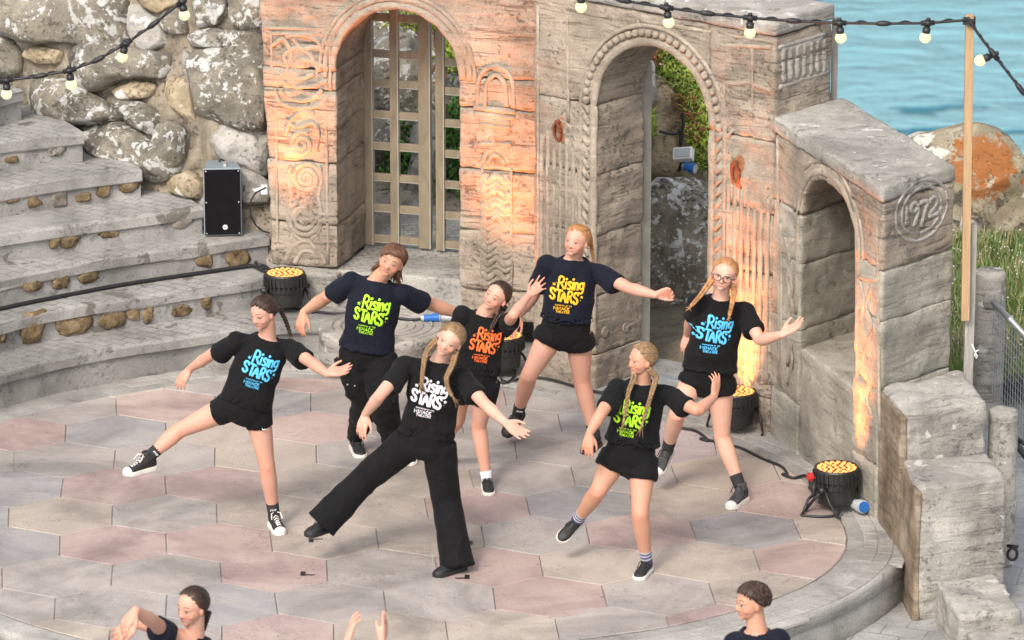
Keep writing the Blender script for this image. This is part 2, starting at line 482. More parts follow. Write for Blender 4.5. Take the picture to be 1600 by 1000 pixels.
mb = MB()
ang = np.linspace(0, 2 * math.pi, 145)[:-1]
def ring(r, z, wob=0.0):
    w = wob * fbm(np.stack([np.cos(ang) * 3, np.sin(ang) * 3, np.full_like(ang, z * 9)], 1), 3) if wob else 0
    return np.stack([C1[0] + np.cos(ang) * (r + w), C1[1] + np.sin(ang) * (r + w), np.full_like(ang, z)], 1)
mb.loft([ring(R1 - .03, LOW - .1, .01), ring(R1 - .02, LOW + .02, .012), ring(R1 - .012, -.115, .008), ring(R1 - .02, -.105, .006), ring(R1, -.095, .008), ring(R1, -.03, .008), ring(R1 - .008, -.012, .006), ring(R1 - .03, -.006, .004), ring(R1 - .6, -.006)])
stage = obj('stage', mb, MT['rim'], smooth=True)
tag(stage, kind='structure')
mb = MB(); mb.prism(np.c_[SC + (BOUND - SC) * 1.002, np.full(96, -.0045)], (0, 0, -.0005))
obj('paving_bed', mb, MT['joint'], stage)

HS, HR = 0.3584, 0.0692338744
HT = np.array([-7.17984313, -15.9110587]) * HS
def hexpt(X, Y):
    return np.array([X * math.cos(HR) - Y * math.sin(HR), X * math.sin(HR) + Y * math.cos(HR)]) * HS + HT
kinds = {0: 'g g b g g p g s', -1: 's g p s s g p s', 1: 'g g p g p s s p', 2: 'b p p s s g p b s', 3: 's g s s p b s p', 4: 'b p p s s g g s s', 5: 'g g s g g g m s', 6: 'p b s p g g b m', 7: 'g p b g p g s g', -2: 'g s g p s g b s', 8: 'g s g p g m g s'}
KM = {'g': 'grey', 'b': 'blue', 'p': 'pink', 's': 'sand', 'm': 'mauve'}
ccwB = ccw(BOUND)
slabs = 0
for r in range(-5, 11):
    for c in range(-4, 13):
        off = 0.5 if r % 2 else 0.0
        X = (c - 0.5 + (0.5 if r % 2 == 0 else 0.0)) * math.sqrt(3) + (0 if r % 2 == 0 else 0)
        # hexagon centred half-way between the vertical joints of its row
        cx = (c + 0.5 - off) * math.sqrt(3); cy = 1.5 * r
        hx = []
        for k in range(6):
            a = math.pi / 6 + k * math.pi / 3
            j = noise3(np.array([[cx + math.cos(a) * 1.0 + 50, cy + math.sin(a) + 50, 3.0]]) * 1.37)[0] * 0.035
            hx.append(hexpt(cx + math.cos(a) + j, cy + math.sin(a) + j * 0.7))
        q = clip(ccw(np.array(hx)), ccwB)
        if len(q) < 3: continue
        q = np.array(q)
        keepi = [i for i in range(len(q)) if np.hypot(*(q[i] - q[i - 1])) > 0.012]
        q = q[keepi]
        if len(q) < 3: continue
        area = abs(np.sum(q[:, 0] * np.roll(q[:, 1], -1) - np.roll(q[:, 0], -1) * q[:, 1])) / 2
        if area < 0.012: continue
        q = ccw(q)
        z = rng.uniform(-0.001, 0.0025)
        a1, a2 = slab_poly(q, 0.0024), slab_poly(q, 0.0062)
        tl = rng.uniform(-.004, .004, 2)
        zz = lambda P, z0: z0 + (P - q.mean(0)) @ tl
        mb = MB(); mb.loft([np.c_[a1, np.full(len(a1), -.03)], np.c_[a1, zz(a1, z - .004)], np.c_[a2, zz(a2, z)]])
        kk = kinds.get(r, '').split(); ci = c - (0 if r % 2 else 0)
        ix = c + 1 if r % 2 == 0 else c
        k = kk[ix] if 0 <= ix < len(kk) else random.choice('ggsbp')
        obj('paving_slab', mb, MT[KM[k]], stage)
        slabs += 1

# small pavers in three curved rows on the border
pm = MT['paver']
np_ = 0
for row in range(3):
    a = -math.pi
    while a < math.pi:
        rin = bound_r(a) + 0.10 + row * 0.092
        w = rng.uniform(0.10, 0.17) / rin
        p0 = SC + np.array([math.cos(a + w / 2), math.sin(a + w / 2)]) * rin
        q = proj([p0[0], p0[1], 0])
        dist = np.hypot(*(p0 - C1))
        vis = -40 < q[0] < 1420 and 560 < q[1] < 1010 and dist < R1 - .05 and noise3(np.array([[a * 2.1, row * .3, 5.0]]))[0] > -0.42
        if vis:
            pts = []
            for (da, dr) in ((0, 0), (w * .5, 0), (w, 0), (w, .088), (w * .5, .088), (0, .088)):
                aa = a + da; r_ = bound_r(aa) + 0.10 + row * 0.092 + dr
                pts.append(SC + np.array([math.cos(aa), math.sin(aa)]) * r_)
            P = ccw(np.array(pts))
            b1, b2 = slab_poly(P, .003), slab_poly(P, .007)
            mb = MB(); zt = rng.uniform(-.0015, .001)
            mb.loft([np.c_[b1, np.full(6, -.02)], np.c_[b1, np.full(6, zt - .003)], np.c_[b2, np.full(6, zt)]])
            obj('paver', mb, pm, stage); np_ += 1
        a += w
# corner tape marks stuck on the slabs
for (px, py, fx, fy) in ((483, 844, 1, -1), (470, 896, 1, 1), (738, 848, -1, -1), (733, 901, -1, 1)):
    p = at(px, py, .004)
    t = MB(); t.box(p + np.array([fx * .012, 0, 0]), (.014, .032, .0008)); t.box(p + np.array([fx * .04, fy * -.022, 0]), (.04, .006, .0007))
    tag(obj('tape_mark', t, MT['cable']), {(483, 844): 'dark corner tape mark on the slabs under the toe of the wide black trousers', (470, 896): 'dark corner tape mark on a pink slab, left of the two front marks', (738, 848): 'dark corner tape mark right of the wide black trouser leg', (733, 901): 'dark corner tape mark just below the wide trousered dancer\'s standing shoe'}[(px, py)], 'tape mark', 'corner tape marks on the stage')

# ---- low pavement in front, and hill ground behind and to the right
def sheet(name, xs, ys, zf, mat, amp=0, sc_=1.0):
    X, Y = np.meshgrid(xs, ys)
    Z = zf(X, Y)
    V = np.stack([X.ravel(), Y.ravel(), Z.ravel()], 1)
    if amp: V[:, 2] += amp * fbm(V * sc_, 4)
    n = len(xs); Q = np.array([[i * n + j, i * n + j + 1, (i + 1) * n + j + 1, (i + 1) * n + j] for i in range(len(ys) - 1) for j in range(n - 1)])
    return tag(link(name, fast_quads(name, V, Q), mat), kind='structure')
sheet('pavement', np.linspace(-9, 9, 10), np.linspace(-30, 1.5, 10), lambda X, Y: X * 0 + LOW, MT['pave'])
def hillz(X, Y):
    z = 0.05 + 0.10 * np.clip(Y, -3, 3) + 0.0 * X
    z = np.where(Y > 2.6, z - (Y - 2.6) * 1.3, z)
    z = np.where(X > 6.5, z - (X - 6.5) * 0.8, z)
    z = np.where((X > 2.3) & (Y < -1.2), LOW + .05 + np.clip((Y + 3.0) / 1.8, 0, 1) * .25, z)
    return np.maximum(z, -34.2)
sheet('hillside', np.linspace(-14, 30, 177), np.linspace(-1.2, 34, 141), hillz, MT['soil'], 0.05, 1.6)
sheet('path', np.linspace(2.75, 7, 12), np.linspace(-12, -1.1, 14), lambda X, Y: X * 0 + LOW + .02, MT['path'])

# sea
m, nt, b = mat_new('sea_water')
p1 = pos_vec(nt, (0.40, 0.95, 1))
w1 = noise_n(nt, p1, 0.75, 6, 0.60, 0.4)
w2 = noise_n(nt, pos_vec(nt, (0.10, 0.26, 1), (4, 2, 0)), 0.6, 4, 0.55, 0.3)
hh = mathn(nt, 'ADD', w1, mathn(nt, 'MULTIPLY', w2, 1.2))
nt.links.new(mixc(nt, ramp(nt, hh, [(0.96, 0.0), (1.17, 1.0)]), (.02, .165, .24), (.20, .42, .475)), b.inputs['Base Color'])
b.inputs['Roughness'].default_value = 0.12
b.inputs['IOR'].default_value = 1.33
bp = N(nt, 'ShaderNodeBump', Strength=1.0, Distance=1.3)
nt.links.new(hh, bp.inputs['Height']); nt.links.new(bp.outputs[0], b.inputs['Normal'])
MT['sea'] = m
sheet('sea', np.linspace(-1500, 1500, 5), np.linspace(20, 4000, 5), lambda X, Y: X * 0 - 34, m)

# ---- curved seating tiers on the left
tiers = [(.24, [(0, 583.6), (78, 562), (172, 543), (250, 531), (339, 519), (425, 505), (500, 499), (620, 508), (730, 522)]),
         (.45, [(0, 505), (74, 486), (156, 472), (250, 459), (332, 446), (413, 435), (424, 431)]),
         (.655, [(0, 435), (78, 420), (172, 402), (250, 390), (339, 378), (421, 366)]),
         (.85, [(0, 367), (98, 353), (215, 337), (290, 327), (318, 323)]),
         (1.05, [(0, 297), (94, 281), (190, 269), (222, 265)]),
         (1.27, [(0, 223), (80, 213), (131, 207)]),
         (1.49, [(0, 150), (25, 143), (37, 140)])]
seating = tag(bpy.data.objects.new('terraced_seating', None), 'curved grey concrete seating tiers climbing to the left with brown stones set in', 'seating tiers')
COL.objects.link(seating)
tier_line = []
step_objs = []
for i, (z, px) in enumerate(tiers):
    P = np.array([at(x, y, z) for x, y in px])
    d0 = P[0] - P[1]; d0 /= np.linalg.norm(d0)
    ext = []
    dirr = d0.copy()
    for k in range(6):                                    # carry the arc on past the frame
        a = math.radians(7); dirr = np.array([dirr[0] * math.cos(a) - dirr[1] * math.sin(a), dirr[0] * math.sin(a) + dirr[1] * math.cos(a), 0])
        ext.append((ext[-1] if ext else P[0]) + dirr * .45)
    P = np.array(ext[::-1] + list(P))
    s = np.r_[0, np.cumsum(np.linalg.norm(np.diff(P, axis=0), axis=1))]
    t = np.linspace(0, s[-1], 60)
    Pd = np.stack([np.interp(t, s, P[:, k]) for k in range(3)], 1)
    for _ in range(4): Pd[1:-1] = (Pd[:-2] + 2 * Pd[1:-1] + Pd[2:]) / 4
    tier_line.append(Pd)
    zb = (tiers[i - 1][0] if i else 0) - .06
    tan = np.gradient(Pd, axis=0); nb = np.stack([-tan[:, 1], tan[:, 0], 0 * tan[:, 0]], 1); nb /= np.linalg.norm(nb, axis=1)[:, None]
    depth = 1.0 if i else .8
    prof = [(0.03, zb), (0.025, z - .095), (0.012, z - .085), (0, z - .075), (0, z - .02), (.007, z - .006), (.022, z), (.06, z + .001), (.2, z + .002), (depth, z + .002), (depth, zb)]
    rings = []
    for j in range(len(Pd)):
        wob = fbm(np.array([[Pd[j, 0] * 2.3 + k * .9, Pd[j, 1] * 2.3, z * 7 + k * .7] for k in range(len(prof))]), 4) * .011
        wob[7:] *= .2
        rings.append([Pd[j] * [1, 1, 0] + nb[j] * (o + wob[k]) + np.array([0, 0, zz + wob[k] * .3]) for k, (o, zz) in enumerate(prof)])
    mb = MB(); mb.loft(rings)
    step_objs.append(obj('step', mb, MT['tier'], seating, smooth=False, fix=True))
riser_stones = [  # (x, y, w, h in the zoomed view, tier)
    (5, [(340.6, 834.2, 37, 24), (305, 848, 27, 12)]),
    (4, [(135, 170, 60, 42), (240, 150, 66, 66), (335, 150, 62, 34), (415, 122, 56, 60), (518, 105, 76, 46), (45, 160, 66, 22)]),
    (3, [(218, 322, 45, 58), (278, 315, 66, 66), (437, 283, 76, 52), (727, 245, 92, 40)]),
    (2, [(128, 497, 78, 48), (243, 480, 72, 62), (355, 468, 82, 42), (818, 397, 68, 62), (955, 388, 100, 70)]),
    (1, [(135, 660, 120, 105), (295, 655, 126, 78), (450, 640, 90, 60), (455, 580, 52, 26), (535, 610, 46, 58), (575, 565, 58, 26), (592, 618, 46, 58), (725, 605, 78, 40), (825, 560, 48, 58), (10, 700, 36, 58)])]
def blob(c, ax, az, an, w, h, d, seed, nu=20, nv=10, sq=0.75, rough=0.16):
    """an uneven flattened stone: w, h half-sizes along ax, az, bulge d along an"""
    V, F = MB().ell((0, 0, 0), (1, 1, 1), nu=nu, nv=nv).arrays()
    S = np.sign(V) * np.abs(V) ** sq
    S /= np.maximum(1, np.linalg.norm(S, axis=1) / 1.22)[:, None]
    k = 1 + rough * fbm(V * 1.6 + seed * 7.1, 3)
    S = S * k[:, None]
    return np.asarray(c) + S[:, :1] * np.asarray(ax) * w + S[:, 1:2] * np.asarray(an) * d + S[:, 2:] * np.asarray(az) * h, F
sd_ = 0
for ti, L in riser_stones:
    Pd = tier_line[ti]; px = np.array([proj(p)[0] for p in Pd])
    for (zx, zy, w, h) in L:
        X, Y = zx / 2.5636, 250 + zy / 2.5636
        if ti == 5: X, Y, w, h = [(88, 233, 27 * 2.56, 18 * 2.56), (18, 249, 20 * 2.56, 9 * 2.56)][L.index((zx, zy, w, h))]
        yy = np.interp(X, px, Pd[:, 1])
        c = aty(X, Y, yy + .022)
        i = int(np.argmin(abs(px - X))); i = min(max(i, 1), len(Pd) - 2)
        ax = unit((Pd[i + 1] - Pd[i - 1]) * [1, 1, 0]); an = np.array([ax[1], -ax[0], 0])
        k = 1 / 2.5636 / 231 / 2
        mb = MB(); mb.add(*blob(c, ax, (0, 0, 1), an, w * k * 1.1, h * k * 1.15, .017, sd_, sq=.85, rough=.3)); sd_ += 1
        obj('stone', mb, MT['stone_brown'] if random.random() < .72 else MT['stone_pale'], step_objs[ti], smooth=True)

# ---- plinth with a spiral
pc = at(597, 509, .262)
mb = MB(); a = np.linspace(0, 2 * math.pi, 65)[:-1]
def circ(c, r, z, wob=.004): 
    w = wob * fbm(np.stack([np.cos(a) * 2, np.sin(a) * 2, np.full_like(a, z * 8)], 1), 3)
    return np.stack([c[0] + np.cos(a) * (r + w), c[1] + np.sin(a) * (r + w), np.full_like(a, z)], 1)
mb.loft([circ(pc, .415, -.02), circ(pc, .41, .1), circ(pc, .412, .19), circ(pc, .418, .2), circ(pc, .418, .245), circ(pc, .41, .258), circ(pc, .39, .262), circ(pc, .1, .262)])
plinth = tag(obj('plinth', mb, MT['platform'] if 0 else MT['concrete'], smooth=True), 'low round concrete plinth with circles scored in its top, beneath the gate', 'plinth')
for k, r in enumerate((.36, .30, .24, .185, .13)):
    aa = np.linspace(0, 2 * math.pi, 49)
    t = MB(); t.tube(np.stack([pc[0] + .03 + np.cos(aa) * r, pc[1] + np.sin(aa) * r, np.full_like(aa, .262)], 1), .007, 6, ref=(0, 0, 1))
    obj('ring_moulding', t, MT['concrete'], plinth, smooth=True)

# ================================================================== ARCADE WALL
class Pl:
    def __init__(s, P, U, n): s.P, s.U, s.n = np.array([*P[:2], 0.0]), unit([*U[:2], 0]), unit([*n[:2], 0])
    def uv(s, x, y):
        d = ray(x, y); t = ((s.P - CAM) @ s.n) / (d @ s.n); h = CAM + d * t
        return np.array([(h - s.P) @ s.U, h[2]])
    def pt(s, u, z, off=0.0): return s.P + s.U * u + np.array([0, 0, z]) + s.n * off
    def pts(s, L, off=0.0): return np.array([s.pt(u, z, off) for u, z in L])
fa = math.radians(16)
PA = Pl(at(424, 413, .47), (math.cos(fa), -math.sin(fa)), (-math.sin(fa), -math.cos(fa)))
jb, c2 = at(948, 612, 0), at(1203, 677, 0)
ub = unit(c2 - jb); nB = np.array([ub[1], -ub[0], 0])
PB = Pl(jb, ub, nB)
PB.P = PB.pt(PB.uv(832, 400)[0], 0) * [1, 1, 0]
f1 = at(1381, 292, 2.05)
PC = Pl(c2, f1 - c2, np.array([(f1 - c2)[1], -(f1 - c2)[0], 0]))
if PC.n[0] > 0: PC.n = -PC.n
LC = np.linalg.norm((f1 - c2)[:2])
TK = np.array([.46, .50, 0.0])                       # how the right wing runs back
PE = Pl(f1, TK, (TK[1], -TK[0]))                     # its end face, with the date

arcade = tag(bpy.data.objects.new('stone_arcade', None), 'weathered concrete arcade of two round arches with carved piers and a lower wing', 'arcade')
COL.objects.link(arcade)
def weather(V, No, amp, strata=1.0, seed=0.0):
    a = fbm(V * 7 + seed, 4) * amp
    b = noise3(V * [2.2, 2.2, 11] + 3 + seed) * amp * .6 * strata
    c = np.minimum(0, noise3(V * 19 + seed) + .45) * amp * 1.6
    return V + No * (a + b + c)[:, None]
def stonework(name, prisms, voxel, amp, mat, parent=arcade, seed=0.0, smooth=2):
    mb = MB()
    for poly, ext in prisms: mb.prism(poly, ext)
    V, No, Q = remesh(mb, voxel, smooth)
    V = weather(V, No, amp, seed=seed)
    o = link(name, fast_quads(name, V, Q), mat, parent)
    return o
VOX = 0.020

# wall A: left pier, gate arch, middle pier
A_T = -PA.n * .66
uL, uR = PA.uv(527, 300)[0], PA.uv(717, 300)[0]
zAp = PA.uv(606, 14)[1]
rA = (uR - uL) / 2; zSp = zAp - rA
uEnd = PA.uv(832, 300)[0] + .5
zTopA = 2.62
seamsL = [.47, PA.uv(430, 345)[1], PA.uv(430, 249)[1], PA.uv(430, 137)[1]]
zs0 = zSp - .02
for i in range(len(seamsL)):
    z0, z1 = seamsL[i], (seamsL[i + 1] if i + 1 < len(seamsL) else zs0)
    if i == len(seamsL) - 1 and z1 - z0 < .08: break
    b0, b1 = -.03 * (z0 - .47), -.03 * (z1 - .47)
    stonework('block', [(PA.pts([(b0, z0), (uL, z0), (uL, z1), (b1, z1)]), A_T)], VOX, .010, MT['wall'], seed=i * 3.1)
zLast = zs0 if zs0 - seamsL[-1] >= .08 else seamsL[-1]
seamsM = [.2, PA.uv(722, 450)[1], PA.uv(722, 359)[1], PA.uv(722, 264)[1], PA.uv(722, 168)[1]]
for i in range(len(seamsM)):
    z0, z1 = seamsM[i], (seamsM[i + 1] if i + 1 < len(seamsM) else zSp)
    if z1 - z0 < .06: continue
    stonework('block', [(PA.pts([(uR, z0), (uEnd, z0), (uEnd, z1), (uR, z1)]), A_T)], VOX, .010, MT['wall'], seed=i * 2.3 + 20)
arc = [(uL + rA + rA * math.cos(t), zSp + rA * math.sin(t)) for t in np.linspace(0, math.pi, 25)]
b2 = -.03 * (zLast - .47)
poly = [(uEnd, zSp)] + arc + [(uL, zLast), (b2, zLast), (-.07, zTopA), (uEnd, zTopA)]
if zLast > zSp: poly = [(uEnd, zSp)] + [p for p in arc if not (p[0] < uL + .02 and p[1] < zLast)] + [(uL, zLast), (b2, zLast), (-.07, zTopA), (uEnd, zTopA)]
stonework('arch_spandrel', [(PA.pts(poly), A_T)], VOX, .009, MT['wall'], seed=9)
# pier footing and gate platform
stonework('footing', [(PA.pts([(-.04, .2), (uL + .03, .2), (uL + .03, .462), (-.04, .462)], .10), -PA.n * .6)], VOX, .012, MT['concrete'], seed=4)
pf = at(720, 436, .47); d_ = (pf - PA.P) @ PA.n
pl_o = stonework('gate_platform', [(PA.pts([(uL - .02, .2), (uR + .12, .2), (uR + .12, .466), (uL - .02, .466)], d_), -PA.n * (d_ + 1.6))], VOX, .006, MT['platform'], seed=6)

def relief(name, plane, L, r, parent=arcade, mat=None, n=8, off=0.0, flat=1.0):
    """a raised moulding that follows (u, z) points on a wall face, half sunk in it"""
    t = MB(); P = plane.pts(L, off)
    P = P + plane.n * (0.004 * noise3(P * 30))[:, None]
    t.tube(P - plane.n * r * .12, r * 1.28 * (1 + .22 * noise3(P * 24 + 4)), n, ref=plane.n, flat=flat * .62)
    return obj(name, t, mat or MT['carving'], parent, smooth=True)
def spiral(c, r0, turns, n=60, ph=0.0, k=1):
    t = np.linspace(0, 1, n)
    return [(c[0] + k * r0 * (1 - .9 * s) * math.cos(ph + s * turns * 6.283), c[1] + r0 * (1 - .9 * s) * math.sin(ph + s * turns * 6.283)) for s in t]
def pxl(plane, pts): return [tuple(plane.uv(x, y)) for x, y in pts]
def smoothline(L, m=8):
    L = np.array(L); n = len(L)
    t = np.arange(n); tt = np.linspace(0, n - 1, (n - 1) * m + 1)
    out = np.stack([np.interp(tt, t, L[:, k]) for k in range(2)], 1)
    for _ in range(m): out[1:-1] = (out[:-2] + 2 * out[1:-1] + out[2:]) / 4
    return out
# archivolts of the gate arch
for rr_, tr, of in ((rA + .025, .022, -.004), (rA + .075, .016, 0), (rA + .11, .012, 0)):
    relief('arch_moulding', PA, [(uL + rA + rr_ * math.cos(t), zSp + rr_ * math.sin(t)) for t in np.linspace(-.05, math.pi + .05, 40)], tr, off=of)
# carvings on the left pier (zoomed-view coordinates, scale 2.084, origin 400,0)
Z = lambda x, y: PA.uv(400 + x / 2.084, y / 2.084)
def rad(px): return px / 2.084 / 236
c = Z(165, 580); relief('spiral_carving', PA, spiral(c, rad(52), 2.6), .013)
c = Z(160, 715); relief('spiral_carving', PA, spiral(c, rad(62), 2.8, ph=2), .014)
c = Z(150, 470); relief('spiral_carving', PA, spiral(c, rad(42), 2.2, ph=1), .012)
for q in ([(60, 290), (75, 335), (130, 355), (200, 350), (235, 310)], [(80, 290), (100, 320), (150, 330), (195, 318), (215, 292)], [(50, 150), (90, 120), (120, 175), (95, 230), (140, 262), (190, 240)], [(60, 260), (110, 225), (85, 180), (130, 150), (180, 175), (205, 235)],
          [(95, 120), (150, 110), (200, 130), (230, 180), (225, 250)], [(55, 200), (100, 215), (150, 190), (200, 205), (235, 225)], [(120, 125), (150, 165), (195, 150), (225, 165)], [(60, 240), (120, 285), (190, 282), (232, 262)],
          [(100, 390), (130, 420), (190, 395), (205, 440), (195, 485)], [(95, 440), (110, 395), (150, 360), (190, 370)], [(115, 540), (100, 580), (120, 640), (105, 700), (125, 770), (160, 790)], [(205, 540), (215, 590), (200, 640), (215, 700), (205, 760), (180, 780)],
          [(95, 850), (120, 800), (165, 780), (210, 820), (225, 860)], [(125, 858), (150, 815), (185, 820), (200, 860)], [(230, 105), (222, 135), (245, 150), (255, 120), (240, 112)]):
    relief('carving', PA, smoothline([tuple(Z(*p)) for p in q]), .012)
for q in ([(22, 90), (255, 96)], [(48, 108), (235, 112)], [(48, 108), (55, 280)], [(240, 130), (243, 295)], [(64, 300), (70, 860)], [(228, 310), (234, 860)]):
    relief('carved_border', PA, smoothline([tuple(Z(*p)) for p in q], 10), .009)
# carvings on the middle pier (zoomed view scale 2.78, origin 700,100)
Z2 = lambda x, y: PA.uv(700 + x / 2.779, 100 + y / 2.779)
for q in ([(128, 190), (128, 70), (160, 20), (205, 8), (250, 25), (282, 70), (285, 190)], [(160, 185), (160, 85), (205, 40), (250, 80), (255, 185)], [(135, 352), (200, 342), (275, 352)], [(150, 425), (165, 385), (205, 368), (245, 385), (265, 430)], [(172, 432), (185, 405), (207, 393), (232, 410), (245, 436)]):
    relief('carving', PA, smoothline([tuple(Z2(*p)) for p in q]), .013)
for q in ([(112, 188), (292, 210)], [(112, 216), (292, 236)], [(135, 238), (272, 256)], [(135, 262), (272, 276)]):
    relief('carved_band', PA, smoothline([tuple(Z2(*p)) for p in q], 6), .016)
for k, y in enumerate((500, 560, 620, 680, 740, 800, 860, 920)):
    q = [(150, y - 20), (170, y + 18), (195, y - 6), (210, y - 22), (232, y - 2), (250, y + 22), (272, y)]
    relief('zigzag_carving', PA, smoothline([tuple(Z2(*p)) for p in q], 4), .019)
    q = [(150, y + 14), (172, y + 46), (208, y + 8), (246, y + 48), (272, y + 24)]
    relief('zigzag_carving', PA, smoothline([tuple(Z2(*p)) for p in q], 4), .015)
for q in ([(148, 440), (146, 980)], [(274, 455), (276, 985)]):
    relief('carved_border', PA, smoothline([tuple(Z2(*p)) for p in q], 16), .009)
for q in ([(896 / .75, 0)],): pass

# wall B: the open arch
B_T = -PB.n * .575; B_L = -PB.n * .49
vL, vR = PB.uv(931, 350)[0], PB.uv(1105, 400)[0]
zBp = PB.uv(1003, 70)[1]
rB = (vR - vL) / 2; zBs = zBp - rB
vE = (c2 - PB.P) @ PB.U
zTopB = zcol(c2, 30)
seamsB = [-.05, .22, .62, 1.02, 1.42]
for i in range(len(seamsB)):
    z0, z1 = seamsB[i], (seamsB[i + 1] if i + 1 < len(seamsB) else zBs)
    pl_ = [(0.0, z0), (vL, z0), (vL, z1), (0, z1)]
    stonework('block', [(PB.pts(pl_), B_L)], VOX, .009, MT['wall'], seed=40 + i)
    pl_ = [(vR, z0), (vE, z0), (vE, z1), (vR, z1)]
    stonework('block', [(PB.pts(pl_), B_T)], VOX, .009, MT['wall'], seed=50 + i)
arcB = [(vL + rB + rB * math.cos(t), zBs + rB * math.sin(t)) for t in np.linspace(0, math.pi, 25)]
zc_ = zTopB - .11
stonework('arch_spandrel', [(PB.pts(arcB + [(0, zBs), (0, zc_), (vR, zc_)]), B_L)], VOX, .009, MT['wall'], seed=61)
stonework('block', [(PB.pts([(vR, zBs), (vE, zBs), (vE, zc_), (vR, zc_)]), B_T)], VOX, .009, MT['wall'], seed=62)
stonework('coping', [(PB.pts([(-.02, zc_), (vE + .012, zc_), (vE + .012, zTopB), (-.02, zTopB)], .02), B_T - PB.n * .04)], VOX, .006, MT['concrete'], seed=63)
for rr_, tr, of in ((rB + .028, .024, -.004), (rB + .13, .012, 0)):
    relief('arch_moulding', PB, [(vL - (rr_ - rB), z) for z in np.linspace(.3, zBs, 20)] + [(vL + rB + rr_ * math.cos(t), zBs + rr_ * math.sin(t)) for t in np.linspace(math.pi, 0, 40)] + [(vR + (rr_ - rB), z) for z in np.linspace(zBs, .25, 20)], tr, off=of)
# bead moulding round the arch, rope down both sides
ro = rB + .085
for t in np.linspace(.05, math.pi - .05, 30):
    u, z = vL + rB + ro * math.cos(t), zBs + ro * math.sin(t)
    ax = PB.U * -math.sin(t) + np.array([0, 0, math.cos(t)]); az = PB.U * math.cos(t) + np.array([0, 0, math.sin(t)])
    mb = MB(); mb.add(*blob(PB.pt(u, z), ax, az, PB.n, .026, .024, .026, t * 9, 12, 8, .85, .1))
    obj('bead', mb, MT['carving'], arcade, smooth=True)
for sgn, u0 in ((-1, vL - .085), (1, vR + .085)):
    for k in range(18):
        z = zBs - .03 - k * .072
        relief('rope_carving', PB, [(u0 - .025, z - .03 * sgn), (u0, z), (u0 + .025, z + .03 * sgn)], .017, n=6)
# flutes on the two piers of the open arch
for k in range(7):
    u = PB.uv(846 + k * 9.8, 400)[0]
    relief('flute', PB, [(u, z) for z in np.linspace(.30, 1.62 + .05 * math.sin(k * 2.3), 26)], .014, n=6)
for k in range(7):
    u = PB.uv(1136 + k * 10.4, 450)[0]
    relief('flute', PB, [(u, z) for z in np.linspace(.32, 1.55 + .05 * math.sin(k * 1.7), 26)], .014, n=6)
for q in ([(1131, 70), (1131, 600)], [(1131, 70), (1205, 74)], [(1175, 75), (1176, 205)], [(1131, 128), (1150, 131), (1168, 128), (1182, 134), (1205, 142)], [(1133, 215), (1150, 200), (1170, 205), (1180, 215)], [(840, 8), (842, 560)], [(886, 20), (888, 190)], [(1000, 32), (1208, 66)], [(845, 235), (860, 180), (890, 195), (905, 230)]):
    relief('carved_line', PB, smoothline(pxl(PB, q), 12), .010)
for (x, y, r) in ((1190, 590, .05), (945, 520, .032), (978, 512, .03), (1165, 600, .04)):
    relief('spiral_carving', PB if x > 1100 else Pl(PB.pt(vL, 0), -PB.n, PB.U), spiral(PB.uv(x, y) if x > 1100 else Pl(PB.pt(vL, 0), -PB.n, PB.U).uv(x, y), r, 2.2), .008)
# end face above the wing: a scored panel
PBE = Pl(PB.pt(vE, 0), -PB.n, PB.U)
ez = lambda x, y: tuple(PBE.uv(1000 + x / 4.547, y / 4.547))
for k in range(7):
    x = 1020 + k * 48
    for (ya, yb) in ((355, 425), (440, 585)):
        sh = -(x - 1010) * .27
        relief('panel_bar', PBE, smoothline([ez(x, ya + sh), ez(x, yb + sh)], 6), .018, n=8, mat=MT['concrete'])
for q in ([(985, 340), (1330, 235)], [(985, 620), (1345, 505)], [(1005, 362), (1310, 268)], [(1310, 268), (1330, 490)]):
    relief('panel_border', PBE, smoothline([ez(*p) for p in q], 10), .012, mat=MT['concrete'])

# wing C: niche wall that ends in the date stone
zC = 2.05
wL, wR = PC.uv(1249, 500)[0], PC.uv(1334, 520)[0]
zNp = PC.uv(1289, 282)[1]
rN = (wR - wL) / 2; zNs = zNp - .32
FT = TK * .80
sC = [-.06, .32, .80, 1.22, zNs]
for i in range(4):
    z0, z1 = sC[i], sC[i + 1]
    stonework('block', [(PC.pts([(0, z0), (wL, z0), (wL, z1), (0, z1)]), TK)], VOX, .008, MT['niche'], seed=70 + i)
    stonework('block', [(PC.pts([(wR, z0), (LC, z0), (LC, z1), (wR, z1)]), TK)], VOX, .008, MT['niche'], seed=80 + i)
arcN = [(wL + rN + rN * math.cos(t), zNs + .32 * math.sin(t)) for t in np.linspace(0, math.pi, 21)]
zcC = zC - .10
stonework('arch_spandrel', [(PC.pts([(LC, zNs)] + arcN + [(0, zNs), (0, zcC), (LC, zcC)]), TK)], VOX, .009, MT['wall'], seed=91)
stonework('coping', [(PC.pts([(0.0, zcC), (LC + .012, zcC), (LC + .012, zC), (0, zC)], .015), TK * 1.03)], VOX, .006, MT['concrete'], seed=93)
bk = PC.P + FT
stonework('niche_back', [(PC.pts([(wL - .05, 0), (wR + .05, 0), (wR + .05, zNp + .05), (wL - .05, zNp + .05)]) + FT, TK - FT - np.array([.004, .004, 0]))], .022, .006, MT['niche'], seed=95)
zb_ = PC.uv(1335, 612)[1]
stonework('niche_bench', [(PC.pts([(wL - .02, -.05), (wR + .02, -.05), (wR + .02, zb_), (wL - .02, zb_)]) + TK * .04, TK * .8)], VOX, .005, MT['niche'], seed=96)
relief('arch_moulding', PC, [(wL - .05, z) for z in np.linspace(.9, zNs, 14)] + [(wL + rN + (rN + .05) * math.cos(t), zNs + .37 * math.sin(t)) for t in np.linspace(math.pi, 0, 30)] + [(wR + .05, z) for z in np.linspace(zNs, .95, 14)], .018)
